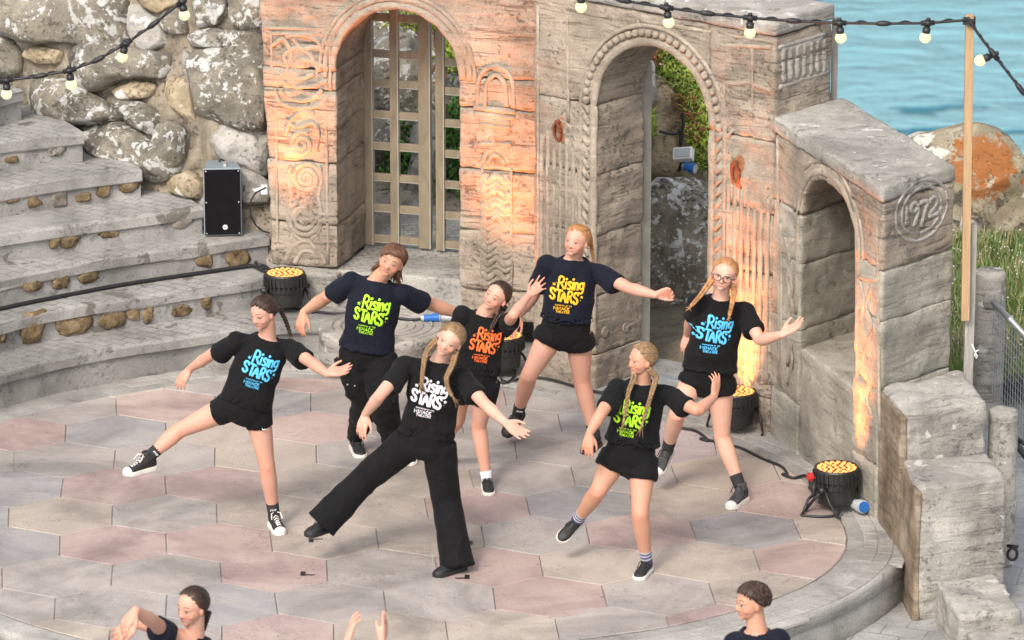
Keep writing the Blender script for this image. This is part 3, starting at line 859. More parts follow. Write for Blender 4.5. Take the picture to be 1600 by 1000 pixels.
relief('arch_moulding', PC, [(wL + rN + (rN + .12) * math.cos(t), zNs + .44 * math.sin(t)) for t in np.linspace(math.pi, 0, 30)], .012)
for q in ([(1343, 440), (1352, 470), (1345, 500), (1360, 530), (1346, 560), (1362, 590), (1348, 620), (1358, 650)], [(1364, 445), (1350, 480), (1366, 515), (1349, 550), (1366, 585), (1352, 620), (1364, 655)], [(1338, 330), (1340, 690)], [(1371, 350), (1374, 690)], [(1341, 432), (1372, 438)]):
    relief('carving', PC, smoothline(pxl(PC, q), 6), .014)
for q in ([(1226, 370), (1236, 400), (1228, 440), (1240, 480), (1229, 520), (1240, 560), (1231, 600)], [(1240, 372), (1228, 410), (1240, 450), (1229, 490), (1241, 530), (1230, 570)], [(1220, 350), (1221, 605)], [(1215, 215), (1218, 600)]):
    relief('carving', PC, smoothline(pxl(PC, q), 6), .013)
# date stone: ring and figures
dc = PE.uv(1440, 328); rd = .178; SX = 1.38
for r_, t_ in ((rd, .010), (rd - .042, .010)):
    relief('date_ring', PE, [(dc[0] + r_ * SX * math.cos(t), dc[1] + r_ * 1.02 * math.sin(t)) for t in np.linspace(0, 6.2832, 50)], t_, mat=MT['concrete'])
def figs(strokes, x0):
    for st in strokes:
        relief('date_figure', PE, smoothline([(dc[0] + (x0 * .80 + x * .82) * SX, dc[1] + y * .92) for x, y in st], 3), .0115, mat=MT['concrete'], flat=1.2)
figs([[(-.012, .035), (.0, .06), (.0, -.055)], [(-.016, -.056), (.016, -.056)]], -.128)
figs([[(.036, .03), (.02, .062), (-.015, .06), (-.03, .03), (-.018, .0), (.012, .0), (.034, .026), (.036, -.01), (.02, -.06), (-.005, -.095)]], -.066)
figs([[(-.035, .05), (.045, .055), (.015, .0), (-.005, -.06), (-.02, -.11)]], .016)
figs([[(-.04, .03), (-.025, .056), (.008, .064), (.034, .045), (.032, .015), (.005, -.015), (-.03, -.045)], [(-.042, -.06), (.0, -.060), (.05, -.056)]], .102)
for y0, y1 in ((311, 277), (410, 388), (495, 470)):
    pass

# rusty iron rings set in both piers
for (x, y, lab) in ((874, 203, 'rusty iron ring on the pier left of the open arch'), (1152, 267, 'rusty iron ring on the pier right of the open arch')):
    u, z = PB.uv(x, y); c = PB.pt(u, z, .012)
    t_ = thing('iron_ring', c, lab, 'iron ring', 'iron rings on the arcade piers')
    mb = MB(); aa = np.linspace(0, 2 * math.pi, 25)
    mb.tube([PB.pt(u + .028 * math.cos(q), z - .01 + .06 * math.sin(q), .02 + .012 * math.sin(q)) for q in aa], .010, 8)
    wobj('ring', mb, MT['rust'], t_, smooth=True)
    mb = MB(); mb.tube([PB.pt(u, z + .055, -.01), PB.pt(u, z + .055, .03)], .018, 8); wobj('staple', mb, MT['rust'], t_, smooth=True)
    mb = MB(); mb.add(*blob(PB.pt(u, z - .01, -.002), PB.U, (0, 0, 1), PB.n, .062, .10, .010, x, 20, 10, .9, .25)); wobj('recess', mb, MT['rust_stain'], t_, smooth=True)

# stepped blocks that close the wing, each cast on its own
def quadblock(name, q, zt, zb, mat, seed, amp=.012, parent=arcade):
    P = np.array([[*p[:2], zb] for p in q])
    return stonework(name, [(P, (0, 0, zt - zb))], .022, amp, mat, parent, seed, smooth=3)
z1 = zcol(f1, 606)
q1 = [at(1380, 606, z1), at(1503, 580, z1), at(1543, 624, z1), at(1413, 645, z1)]
q1 = [q1[0] + [-.0, .02, 0], q1[1] + [0, .05, 0], q1[2], q1[3]]
quadblock('step_block', q1, z1, LOW - .05, MT['concrete'], 101)
z2 = zcol(q1[3], 719)
q2 = [q1[3] + [0, .02, 0], at(1543, 703, z2), at(1573, 747, z2), at(1437, 762, z2)]
quadblock('step_block', q2, z2, LOW - .05, MT['concrete'], 103)
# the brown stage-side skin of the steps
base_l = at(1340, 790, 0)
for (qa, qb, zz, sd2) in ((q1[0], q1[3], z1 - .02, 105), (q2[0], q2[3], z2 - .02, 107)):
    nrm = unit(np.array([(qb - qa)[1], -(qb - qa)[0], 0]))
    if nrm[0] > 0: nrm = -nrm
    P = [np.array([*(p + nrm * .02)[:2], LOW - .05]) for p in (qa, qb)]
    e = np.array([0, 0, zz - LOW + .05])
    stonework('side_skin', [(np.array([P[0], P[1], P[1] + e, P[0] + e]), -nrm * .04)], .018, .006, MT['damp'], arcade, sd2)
tag(quadblock('stone_block', [at(1462, 909, -.02), at(1555, 894, -.02), at(1598, 952, -.02), at(1499, 963, -.02)], -.02, LOW - .1, MT['concrete'], 111, parent=None), 'low square concrete block at the foot of the stepped wing, nearest the stage', 'concrete block', 'blocks at the foot of the wing')
tag(quadblock('stone_block', [at(1512, 988, -.12), at(1615, 968, -.12), at(1660, 1030, -.12), at(1545, 1050, -.12)], -.12, LOW - .1, MT['concrete'], 113, parent=None), 'lower concrete block cut off by the bottom right corner', 'concrete block', 'blocks at the foot of the wing')
# ================================================================== ROCKS AND PLANTS
def rock_y(x, z):
    y = -.12 + .30 * (z - .66)
    if x < -2.05: y += (-2.05 - x) * .62
    return y
def rockpt(px, py):
    Y = 0.0
    for _ in range(30):
        p = aty(px, py, Y); Y = .5 * Y + .5 * rock_y(p[0], p[2])
    return aty(px, py, Y)
rock_wall = tag(bpy.data.objects.new('rock_wall', None), 'cliff wall of big lichened boulders set in tan mortar behind the seating tiers', 'rock wall')
COL.objects.link(rock_wall)
gx = np.linspace(-170, 470, 130); gy = np.linspace(-170, 440, 110)
V = np.array([rockpt(x, y) for y in gy for x in gx])
V[:, 1] += .05 + .045 * fbm(V * 3.1, 4) + .02 * fbm(V * 14, 3)
n = len(gx); Q = np.array([[i * n + j, i * n + j + 1, (i + 1) * n + j + 1, (i + 1) * n + j] for i in range(len(gy) - 1) for j in range(n - 1)])[:, ::-1]
link('mortar_face', fast_quads('mortar_face', V, Q), MT['bank'], rock_wall)
def boulder(name, outline, bulge, mat, parent, seed, ptf=rockpt, back=.12, rough=.085, m=72, nr=16, power=.62, grow=1.0):
    o = np.array([ptf(*p) for p in outline], float)
    o = o.mean(0) + (o - o.mean(0)) * grow
    n = len(o)
    s = np.r_[0, np.cumsum(np.linalg.norm(np.diff(np.r_[o, o[:1]], axis=0), axis=1))]
    t = np.linspace(0, s[-1], m + 1)[:-1]
    oc = np.r_[o, o[:1]]
    R = np.stack([np.interp(t, s, oc[:, k]) for k in range(3)], 1)
    for _ in range(2): R = (np.roll(R, 1, 0) + 2 * R + np.roll(R, -1, 0)) / 4
    c = R.mean(0)
    u, sv, vt = np.linalg.svd(R - c); nrm = vt[2]
    if nrm @ (CAM - c) < 0: nrm = -nrm
    rings = []
    for i in range(nr + 1):
        a = math.pi / 2 * i / nr
        k = math.sin(a) ** .8; hgt = bulge * max(0, math.cos(a)) ** power
        rings.append(c + (R - c) * max(k, .012) + nrm * hgt)
    rings.append(c + (R - c) * .9 - nrm * back); rings.append(c + (R - c) * .3 - nrm * back * 1.3)
    V = np.concatenate(rings)
    nn = unit(nrm)
    ext = np.linalg.norm(R - c, axis=1).mean()
    rr_ = np.random.default_rng(int(seed * 13 + 5))
    e1_ = vt[0]; e2_ = np.cross(nn, e1_)
    for _ in range(13):                                 # split and weathered faces
        a_ = rr_.uniform(0, 6.283); t_ = rr_.uniform(.15, 1.0)
        q_ = unit(nn * (1 - t_ * .8) + (e1_ * math.cos(a_) + e2_ * math.sin(a_)) * t_)
        s_ = (V - c) @ q_; lim_ = s_.max() * rr_.uniform(.74, .92)
        V = V - q_ * np.maximum(0, s_ - lim_)[:, None] * .88
    d = fbm(V * (1.1 / max(ext, .08)) + seed * 5.3, 3) * rough * ext * 1.6 + fbm(V * (5 / max(ext, .1)) + seed, 4) * rough * ext * .35
    dirs = (V - c); dirs /= np.linalg.norm(dirs, axis=1)[:, None] + 1e-9
    V = V + (dirs * .6 + nn * .6) * d[:, None]
    mb = MB(); mb.loft(list(V.reshape(len(rings), m, 3)))
    return obj(name, mb, mat, parent, smooth=True, fix=True)
k3 = lambda L: [(x / 3.333, y / 3.333) for x, y in L]
BL = [([(-260, -40), (590, -20), (680, 60), (670, 225), (500, 238), (250, 215), (130, 180), (20, 110), (-200, 90)], .20, 'rock'),
      ([(-160, 190), (0, 195), (60, 215), (100, 290), (90, 370), (30, 405), (-150, 400)], .16, 'rock'),
      ([(320, 320), (400, 250), (560, 240), (760, 275), (860, 280), (872, 370), (830, 400), (640, 405), (530, 455), (430, 440), (370, 380)], .17, 'rock'),
      ([(85, 450), (200, 400), (400, 440), (560, 560), (640, 640), (430, 662), (130, 620)], .17, 'rock'),
      ([(440, 690), (520, 640), (640, 650), (790, 740), (830, 860), (760, 880), (600, 840), (460, 780)], .15, 'rock'),
      ([(560, 520), (720, 540), (830, 590), (850, 650), (800, 700), (690, 640), (640, 600)], .09, 'rock'),
      ([(840, 640), (900, 625), (960, 700), (955, 800), (900, 920), (830, 940), (740, 900), (800, 800), (830, 730)], .18, 'rock'),
      ([(990, 270), (1100, 240), (1420, 255), (1430, 675), (1280, 670), (1180, 630), (1050, 640), (1020, 450)], .20, 'rock'),
      ([(1000, 180), (1080, 140), (1200, 160), (1400, 180), (1400, 245), (1250, 238), (1010, 235)], .12, 'rock'),
      ([(1190, -60), (1420, -60), (1420, 160), (1280, 165), (1200, 110)], .13, 'rock'),
      ([(1020, 20), (1080, -30), (1165, -10), (1178, 60), (1160, 115), (1040, 130)], .11, 'rock'),
      ([(830, 80), (900, 40), (950, 70), (957, 170), (900, 165), (840, 130)], .09, 'rock'),
      ([(720, -60), (930, -60), (935, 5), (840, 60), (770, 40)], .10, 'rock_tan'),
      ([(680, 40), (760, 30), (850, 150), (870, 240), (760, 270), (680, 220)], .035, 'concrete'),
      ([(1050, 660), (1180, 640), (1410, 690), (1420, 900), (1250, 885), (1100, 780)], .10, 'rock_pale'),
      ([(1240, 890), (1330, 880), (1400, 960), (1400, 1040), (1280, 1060), (1225, 980)], .09, 'rock_pale'),
      ([(870, 430), (980, 400), (1000, 560), (1010, 660), (930, 600), (880, 520)], .05, 'rock_tan'),
      ([(560, 470), (700, 430), (800, 440), (770, 500), (690, 520), (600, 510)], .045, 'rock_tan'),
      ([(110, 260), (210, 240), (320, 270), (300, 330), (200, 330), (120, 300)], .06, 'rock_tan'),
      ([(860, 940), (990, 900), (1040, 960), (1030, 1030), (900, 1010)], .08, 'rock_tan'),
      ([(960, 270), (1000, 300), (1015, 450), (985, 430), (955, 340)], .05, 'rock_pale')]
for i, (o, b_, mt) in enumerate(BL):
    boulder('boulder', k3(o), b_, MT[mt], rock_wall, i + 1, grow=1.15)

def rock_at(name, outline, Y, bulge, mat, label, cat, seed, group=None, back=.3, rough=.09, lean=.25, power=.6, m=96, nr=24):
    zs = [aty(x, y, Y)[2] for x, y in outline]; z0 = min(zs)
    def f(px, py):
        yy = Y
        for _ in range(12):
            p = aty(px, py, yy); yy = Y + (p[2] - z0) * lean
        return aty(px, py, yy)
    return tag(boulder(name, outline, bulge, MT[mat], None, seed, f, back, rough, m, nr, power), label, cat, group)
# seen through the open arch
rock_at('boulder', [(985, 590), (990, 320), (1025, 285), (1075, 265), (1130, 275), (1160, 330), (1170, 620)], 0.1, .30, 'rock_dark', 'large dark lichen spotted boulder filling the foot of the open arch', 'boulder', 31, rough=.085)
rock_at('rock_ledge', [(960, 300), (965, 90), (1010, 70), (1050, 120), (1075, 180), (1070, 250), (1080, 300)], .9, .28, 'rock_tan', 'pale tan rock ledge above the dark boulder in the open arch', 'rock', 33, rough=.10)
rock_at('rock_ledge', [(1030, 150), (1050, 120), (1090, 170), (1110, 230), (1120, 300), (1050, 300), (1035, 220)], 1.15, .2, 'rock_tan', 'tan rock under the succulents at the right of the open arch', 'rock', 35, rough=.10)
rock_at('rock_ledge', [(990, 130), (1000, 85), (1022, 95), (1030, 160), (1005, 175)], .75, .10, 'rock_pale', 'small white rock among the succulents at the top of the open arch', 'rock', 36, rough=.10)
rock_at('rock_ledge', [(940, 130), (950, -60), (1190, -60), (1200, 330), (1000, 330)], 1.9, .25, 'rock_tan', 'bare tan cliff behind the succulents', 'rock', 37, rough=.08)
# seen through the gate
rock_at('boulder', [(560, 230), (565, 60), (600, 40), (660, 55), (690, 120), (690, 230), (640, 250)], 2.3, .3, 'rock', 'grey and white lichened rock high behind the left gate leaf', 'rock', 41)
rock_at('boulder', [(640, 180), (660, 90), (720, 80), (745, 180), (740, 240), (680, 240)], 2.2, .3, 'rock', 'grey lichened rock behind the right gate leaf', 'rock', 42)
rock_at('boulder', [(636, 350), (640, 200), (655, 165), (690, 165), (700, 250), (690, 345)], 1.55, .18, 'rock_pale', 'tall pale standing rock behind the gap in the gate', 'rock', 43)
rock_at('boulder', [(565, 320), (570, 190), (610, 180), (625, 250), (615, 330)], 1.75, .2, 'rock', 'shaded grey rock behind the left gate leaf, above the bare ground', 'rock', 44)
rock_at('boulder', [(690, 360), (690, 290), (720, 270), (750, 300), (750, 370)], 1.6, .15, 'rock', 'grey rock low behind the right gate leaf', 'rock', 45)
rock_at('rock_ledge', [(480, 300), (480, -80), (860, -80), (860, 300)], 3.0, .3, 'rock', 'lichened cliff face far behind the gate', 'rock', 46, rough=.07)
g_ = at(640, 372, .47)
sheet('ground', np.linspace(-2.2, 1.75, 60), np.linspace(.2, 3.2, 40), lambda X, Y: .455 + np.clip(Y - 1.2, 0, 9) * .22, MT['bank'], .02, 3)
# to the right of the wing
rock_at('boulder', [(1392, 420), (1385, 240), (1410, 195), (1470, 188), (1530, 190), (1575, 215), (1610, 260), (1640, 330), (1650, 420), (1560, 425), (1480, 425)], 1.75, .60, 'rock_orange', 'huge boulder with a bright orange lichen patch against the sea', 'boulder', 51, rough=.085, lean=.45)
rock_at('boulder', [(1490, 380), (1500, 330), (1525, 345), (1555, 380), (1545, 405)], 1.5, .15, 'rock_pale', 'grey rock peeping out between the timber pole and the huge boulder', 'rock', 52)
rock_at('boulder', [(1555, 470), (1560, 410), (1590, 390), (1650, 400), (1660, 490), (1600, 500)], .8, .22, 'rock_pale', 'pale rough rock in the grass behind the handrail', 'rock', 53)

def blades(name, region, n, hgt, wid, mat, seed, lean=.4, base=None, seg=3):
    r = np.random.default_rng(seed); mb = MB(); V = []; F = []
    for i in range(n):
        p = region(r)
        if p is None: continue
        h = hgt * r.uniform(.5, 1.25); w = wid * r.uniform(.7, 1.3)
        a = r.uniform(0, 6.283); d = np.array([math.cos(a), math.sin(a), 0]); sd = np.array([-d[1], d[0], 0])
        ln = lean * r.uniform(.2, 1.3)
        for k in range(seg + 1):
            t = k / seg
            c = p + np.array([0, 0, h * t * (1 - .35 * ln * t)]) + d * (h * ln * t * t)
            ww = w * (1 - t) ** .7 + .0004
            V += [c - sd * ww, c + sd * ww]
        b0 = len(V) - 2 * (seg + 1)
        for k in range(seg): F.append((b0 + 2 * k, b0 + 2 * k + 1, b0 + 2 * k + 3, b0 + 2 * k + 2))
    o = link(name, fast_quads(name, np.array(V), np.array(F)), mat)
    return tag(o, kind='stuff')
def leaves(name, region, n, L, W, mat, seed, fat=.5, updir=(0, -.3, .6)):
    """clumps of small tapered leaves"""
    r = np.random.default_rng(seed); V = []; F = []
    up = np.array(updir)
    for i in range(n):
        p = region(r)
        if p is None: continue
        d = unit(r.normal(size=3) * .75 + up); l = L * r.uniform(.6, 1.3); w = W * r.uniform(.7, 1.2)
        s = unit(np.cross(d, r.normal(size=3))); q = np.cross(d, s)
        b0 = len(V)
        m_ = p + d * l * .45
        V += [p, m_ + s * w, m_ + q * w * fat, m_ - s * w, m_ - q * w * fat, p + d * l]
        for a, b_ in ((1, 2), (2, 3), (3, 4), (4, 1)):
            F.append((b0, b0 + b_, b0 + a)); F.append((b0 + a, b0 + b_, b0 + 5))
    me = fast_quads(name, np.array(V), np.array(F), smooth=False)
    return me
def patch(polys, Y, spread=.12, lean=.5):
    z0 = min(aty(x, y, Y)[2] for P in polys for x, y in P)
    def f(r):
        P = polys[r.integers(len(polys))]
        xs = [p[0] for p in P]; ys = [p[1] for p in P]
        for _ in range(20):
            x, y = r.uniform(min(xs), max(xs)), r.uniform(min(ys), max(ys))
            ins = False
            for i in range(len(P)):
                (x1, y1), (x2, y2) = P[i - 1], P[i]
                if (y1 > y) != (y2 > y) and x < (x2 - x1) * (y - y1) / (y2 - y1) + x1: ins = not ins
            if ins: break
        q = aty(x, y, Y); yy = Y + (q[2] - z0) * lean + r.normal() * spread
        return aty(x, y, yy)
    return f
succ = [[(1015, 60), (1050, 70), (1100, 130), (1125, 260), (1100, 250), (1080, 190), (1050, 140), (1015, 100)], [(1075, 190), (1120, 190), (1120, 270), (1085, 255)], [(1003, 165), (1016, 180), (1016, 215), (1003, 215)]]
tag(link('succulent_mat', leaves('succulent_mat', patch(succ, .62, .05, .5), 3600, .075, .0085, MT['leaf_yellow'], 1), MT['leaf_yellow']), kind='stuff')
tag(link('succulent_mat', leaves('succulent_mat', patch(succ, .68, .06, .5), 1500, .07, .009, MT['leaf'], 2), MT['leaf']), kind='stuff')
tag(link('succulent_stem', leaves('succulent_stem', patch([[(1040, 150), (1075, 150), (1105, 230), (1090, 240)], [(1005, 75), (1030, 80), (1030, 100), (1005, 95)]], .60, .03, .5), 260, .09, .006, MT['leaf_red'], 3), MT['leaf_red']), kind='stuff')
def bush(label, polys, Y, n, L, W, mat, seed, group=None):
    root = thing('bush', aty(np.mean([p[0] for P in polys for p in P]), max(p[1] for P in polys for p in P), Y), label, 'bush', group)
    keep(link('foliage', leaves('foliage', patch(polys, Y, .09, .4), n, L, W, mat, seed, fat=.25), mat), root)
    r = np.random.default_rng(seed + 50); mb = MB(); f = patch(polys, Y, .05, .4)
    b0 = np.array(root.location)
    for k in range(9):
        e = f(r); mb.tube([b0 + r.normal(size=3) * .03, (b0 + e) / 2 + r.normal(size=3) * .03, e], [.008, .006, .003], 5)
    wobj('stem', mb, MT['leaf_red'], root, smooth=True)
bush('leafy green bush low behind the left gate leaf', [[(600, 340), (590, 260), (620, 190), (650, 160), (660, 230), (640, 330)], [(625, 330), (630, 230), (650, 250), (650, 320)]], 1.6, 900, .075, .014, MT['leaf'], 11)
bush('leafy green bush behind the right gate leaf', [[(680, 330), (685, 180), (720, 150), (740, 180), (740, 320)]], 1.45, 1100, .075, .014, MT['leaf'], 12)
bush('sprig of green at the top of the gate arch', [[(600, 40), (620, 8), (690, 10), (705, 60), (670, 50)], [(680, 90), (700, 40), (720, 90), (710, 120)]], 1.9, 600, .08, .014, MT['leaf_yellow'], 13)
def hill_region(x0, x1, y0, y1):
    def f(r):
        x, y = r.uniform(x0, x1), r.uniform(y0, y1)
        return np.array([x, y, float(hillz(np.array(x), np.array(y)))])
    return f
blades('grass', hill_region(2.75, 4.6, -1.3, 1.35), 22000, .105, .0042, MT['grass'], 5)
blades('dry_grass', hill_region(2.75, 4.6, -1.3, 1.35), 6000, .14, .0032, MT['grass_dry'], 6, .7)
tag(link('wild_flowers', leaves('wild_flowers', lambda r: hill_region(2.9, 4.4, -1.2, 1.2)(r) + [0, 0, r.uniform(.1, .2)], 420, .018, .008, MT['flower'], 8), MT['flower']), kind='stuff')

# ================================================================== GATE
def gate_leaf(label, x0, x1, verts_px, rails_py, dpt, group):
    """a lattice leaf on the plane at the back of the reveal"""
    PG = Pl(PA.P - PA.n * dpt, PA.U, PA.n)
    zb = .485
    u0, u1 = PG.uv(x0, 300)[0], PG.uv(x1, 300)[0]
    root = thing('gate_leaf', PG.pt(u0, zb), label, 'gate', group)
    zt = zAp + .10
    hw = .0265
    us = [PG.uv(x, 300)[0] for x in verts_px]
    M_ = np.stack([PG.U, PG.n, [0, 0, 1]], 1)
    for k, u in enumerate(us):
        w = hw if k not in (len(us) - 1,) else .038
        mb = MB(); mb.box(PG.pt(u, (zb + zt) / 2), (w, .021, (zt - zb) / 2), M_)
        o = wobj('stile', mb, MT['gate_wood'], root, bevel=.003)
        mb = MB(); mb.box(PG.pt(u + w + .004, (zb + zt) / 2, .002), (.004, .022, (zt - zb) / 2), M_)
        keep(obj('edge_strip', mb, MT['gate_edge'], o), root) if False else wobj('edge_strip', mb, MT['gate_edge'], root)
    for y in rails_py:
        z = PG.uv((x0 + x1) / 2, y)[1]
        for a, b_ in zip([u0] + us, us + [u1]):
            if b_ - a < .075: continue
            mb = MB(); mb.box(PG.pt((a + b_) / 2, z, -.003), ((b_ - a) / 2 - .0275, .014, .023), M_)
            wobj('rail', mb, MT['gate_wood'], root, bevel=.003)
            mb = MB(); mb.box(PG.pt((a + b_) / 2, z - .026, -.004), ((b_ - a) / 2 - .030, .015, .003), M_)
            wobj('edge_strip', mb, MT['gate_edge'], root)
ys = [28, 85, 131, 180, 229, 278, 326, 374]
gate_leaf('left leaf of the timber lattice gate with three tall stiles', 572, 672, [577, 617, 664], ys, .62, 'lattice gate leaves')
gate_leaf('right leaf of the timber lattice gate, half hidden by the middle pier', 680, 735, [688, 730], [97, 142, 192, 240, 288, 336, 382], .60, 'lattice gate leaves')

# narrow door leaf standing open, edge on, in the second arch
dq = at(1000, 533, .0)
droot = thing('open_door', dq, 'tall narrow door seen edge on, standing open inside the open arch', 'door')
dx = np.array([.8, .6, 0]); dpos = PB.pt(PB.uv(1001, 450)[0], 0, -.40)
PBk = Pl(PB.P - PB.n * .53, PB.U, PB.n); dpos = PBk.pt(PBk.uv(1001, 450)[0], 0)
M_ = np.stack([PB.U, PB.n, [0, 0, 1]], 1)
mb = MB(); mb.box(dpos + np.array([-.004, 0, 1.03]), (.019, .05, 1.03), M_); wobj('door_edge', mb, MT['gate_wood'], droot, bevel=.004)
mb = MB(); mb.box(dpos + PB.U * .028 + np.array([0, 0, 1.03]), (.007, .055, 1.03), M_); wobj('edge_strip', mb, MT['gate_edge'], droot)
th_ = MB(); th_.box(PB.pt((vL + vR) / 2, .005, -.42), ((vR - vL) / 2 + .1, .035, .03), M_)
tag(obj('threshold', th_, MT['steel'], bevel=.004), 'thin metal threshold strip on the floor under the open arch', 'threshold')

# ================================================================== LAMPS, SPEAKER, CABLES
def uplight_parts(root, idx, spin):
    def child(name, mb, mat, parent=root, **k): return obj(name, mb, mat, parent, **k)
    aa = np.linspace(0, 2 * math.pi, 33)[:-1]
    cr = lambda r, z: np.stack([np.cos(aa) * r, np.sin(aa) * r, np.full_like(aa, z)], 1)
    mb = MB(); mb.loft([cr(.095, .045), cr(.112, .06), cr(.118, .14), cr(.122, .15), cr(.122, .185), cr(.128, .19), cr(.135, .20), cr(.135, .262), cr(.130, .27), cr(.122, .27), cr(.120, .258), cr(.05, .258)])
    body = child('body', mb, MT['black_metal'], smooth=False)
    mb = MB()
    for k in range(28):
        a = 2 * math.pi * k / 28
        R = np.array([[math.cos(a), -math.sin(a), 0], [math.sin(a), math.cos(a), 0], [0, 0, 1]])
        mb.box(R @ np.array([.136, 0, .212]), (.008, .0045, .034), R)
    obj('cooling_fins', mb, MT['black_metal'], body)
    mb = MB(); mb.loft([cr(.121, .259), cr(.121, .262), cr(.01, .262)]); obj('lens', mb, MT['rust'], body, smooth=False)
    mb = MB()
    for rr_, n_ in ((.0, 1), (.042, 6), (.077, 12), (.106, 18)):
        for k in range(n_):
            a = 2 * math.pi * k / n_ + rr_ * 20
            mb.ell((rr_ * math.cos(a), rr_ * math.sin(a), .264), (.0135, .0135, .007), nu=8, nv=6)
    obj('led', mb, MT['led'], body, smooth=True)
    for s in (-1, 1):                                   # double yoke legs on each side
        for t in (-1, 1):
            R = np.array([[math.cos(spin), -math.sin(spin), 0], [math.sin(spin), math.cos(spin), 0], [0, 0, 1]])
            pts = [R @ np.array(q) for q in ((s * .134, t * .008, .155), (s * .150, t * .05, .10), (s * .152, t * .115, .014), (s * .140, t * .135, .010))]
            mb = MB(); mb.tube(pts, [.017, .015, .014, .012], 8, flat=.55, ref=(s, 0, 0)); obj('yoke_leg', mb, MT['black_metal'], root, smooth=True)
        mb = MB(); R = np.array([[math.cos(spin), -math.sin(spin), 0], [math.sin(spin), math.cos(spin), 0], [0, 0, 1]])
        mb.tube([R @ np.array([s * .118, 0, .158]), R @ np.array([s * .168, 0, .158])], .019, 10); obj('knob', mb, MT['black_metal'], root, smooth=True)
    return body
def spot(root, aim, power, spread=44):
    L = bpy.data.lights.new('amber_beam', 'AREA')
    L.shape, L.size, L.energy, L.color, L.spread = 'DISK', .22, power, (1.0, .26, .06), math.radians(spread)
    o = bpy.data.objects.new('amber_beam', L); COL.objects.link(o); o.parent = root
    o.location = (0, 0, .285)
    o.rotation_euler = (-Vector(aim)).to_track_quat('Z', 'Y').to_euler()
lamps = [((446, 492), .242, 'uplight glowing amber on the seating tier beside the left pier', (.03, .16, 1.0), 5.2, .4),
         ((786, 594), .0, 'uplight half hidden behind the dancers below the middle pier', (-.02, .34, 1.0), 9.5, .9),
         ((1148, 680), .0, 'uplight glowing amber behind the legs of the girl in glasses', (.07, .13, 1.0), 4.8, .2),
         ((1306, 802), .0, 'uplight glowing amber in the clear at the right edge of the stage', (.14, .03, 1.0), 3.4, .9)]
lamp_pos = []
for i, (px, z, lab, aim, pw, spin) in enumerate(lamps):
    p = at(px[0], px[1] - 6, z)
    if i == 1: p = p + np.array([0, .05, 0])
    root = thing('uplight', p, lab, 'uplight', 'amber uplights round the stage')
    uplight_parts(root, i, spin); spot(root, aim, pw, 60 if i == 1 else 46)
    lamp_pos.append(p)
# connectors on the rightmost lamp
def plug(name, c, d, r, L, lab, mat, cat='plug', cap=None, group=None):
    d = unit(d); root = thing(name, c, lab, cat, group)
    c = np.asarray(c)
    mb = MB(); mb.tube([c, c + d * L * .55, c + d * L * .56, c + d * L], [r * .8, r * .8, r, r], 14); wobj('body', mb, mat, root, smooth=False)
    mb = MB(); mb.tube([c + d * L, c + d * (L + .006)], [r * .86, r * .86], 14); wobj('face', mb, cap or mat, root)
    mb = MB(); mb.tube([c - d * .02, c], [r * .4, r * .7], 10); wobj('gland', mb, MT['grey_plastic'], root)
    return root
p4 = lamp_pos[3]
plug('power_plug', at(1338, 799, 0) + np.array([-.01, 0, .045]), (.45, -.85, .12), .040, .10, 'blue faced round power plug lying against the rightmost uplight', MT['grey_plastic'], cap=MT['blue_plastic'])
plug('power_plug', p4 + np.array([-.12, -.01, .21]), (-.9, -.3, .05), .026, .05, 'red plug on the upper left side of the rightmost uplight', MT['red_plastic'])
bp_ = at(662, 497, .285)
plug('power_plug', bp_, (1, .05, .02), .030, .10, 'bright blue cable connector lying on the round plinth beside the boy', MT['blue_plastic'], cap=MT['grey_plastic'])
plug('power_plug', bp_ + np.array([.13, .01, .0]), (1, .05, .01), .024, .06, 'grey end of the cable connector lying on the round plinth', MT['grey_plastic'])

def cable(pts3, r, lab, mat='cable', cat='cable', group=None, m=10):
    P = np.array(pts3); n = len(P); t = np.arange(n); tt = np.linspace(0, n - 1, (n - 1) * m + 1)
    S = np.stack([np.interp(tt, t, P[:, k]) for k in range(3)], 1)
    for _ in range(m): S[1:-1] = (S[:-2] + 2 * S[1:-1] + S[2:]) / 4
    mb = MB(); mb.tube(S, r, 7)
    return tag(obj('cable', mb, MT[mat], smooth=True), lab, cat, group)
fl = lambda L, z=.012: [at(x, y, z) for x, y in L]
cable(fl([(1060, 668), (1088, 672), (1110, 690), (1090, 684), (1120, 690), (1160, 700), (1190, 716), (1222, 728), (1232, 742), (1220, 740), (1240, 748), (1262, 740)]) + [p4 + np.array([-.13, 0, .06]), p4 + np.array([-.12, -.02, .2])], .009, 'black cable running along the paving to the rightmost uplight')
cable([p4 + np.array(q) for q in ((-.13, -.02, .10), (-.17, -.06, .09), (-.20, -.10, .012), (-.22, -.14, .01), (-.10, -.17, .01), (.0, -.15, .012), (.02, -.10, .03))], .009, 'loose loop of black cable in front of the rightmost uplight')
cable([at(1272, 752, .012), at(1262, 762, .012), at(1275, 770, .012), p4 + np.array([-.10, -.02, .05])], .007, 'short black lead curling beside the rightmost uplight')
cable(fl([(803, 594), (830, 588), (860, 592), (900, 604), (940, 614), (965, 610)]), .009, 'black cable along the foot of the pier behind the amber shirted girl')
cable([at(803, 560, .02), at(806, 585, .012), at(795, 598, .012), at(770, 596, .012)], .008, 'black cable loop hanging from the uplight below the middle pier')
cable([at(430, 476, .25), at(470, 484, .25), at(520, 490, .26), at(575, 487, .275), at(610, 496, .275), at(645, 500, .275), at(664, 497, .285)], .009, 'black cable crossing the plinth to the blue connector')
cable([at(700, 494, .285), at(720, 492, .27), at(745, 500, .27)], .009, 'black cable leaving the connector behind the orange shirted girl')
T3 = tier_line[1]
pxs = np.array([proj(p)[0] for p in T3])
def tread_pt(x, y, z): return at(x, y, z)
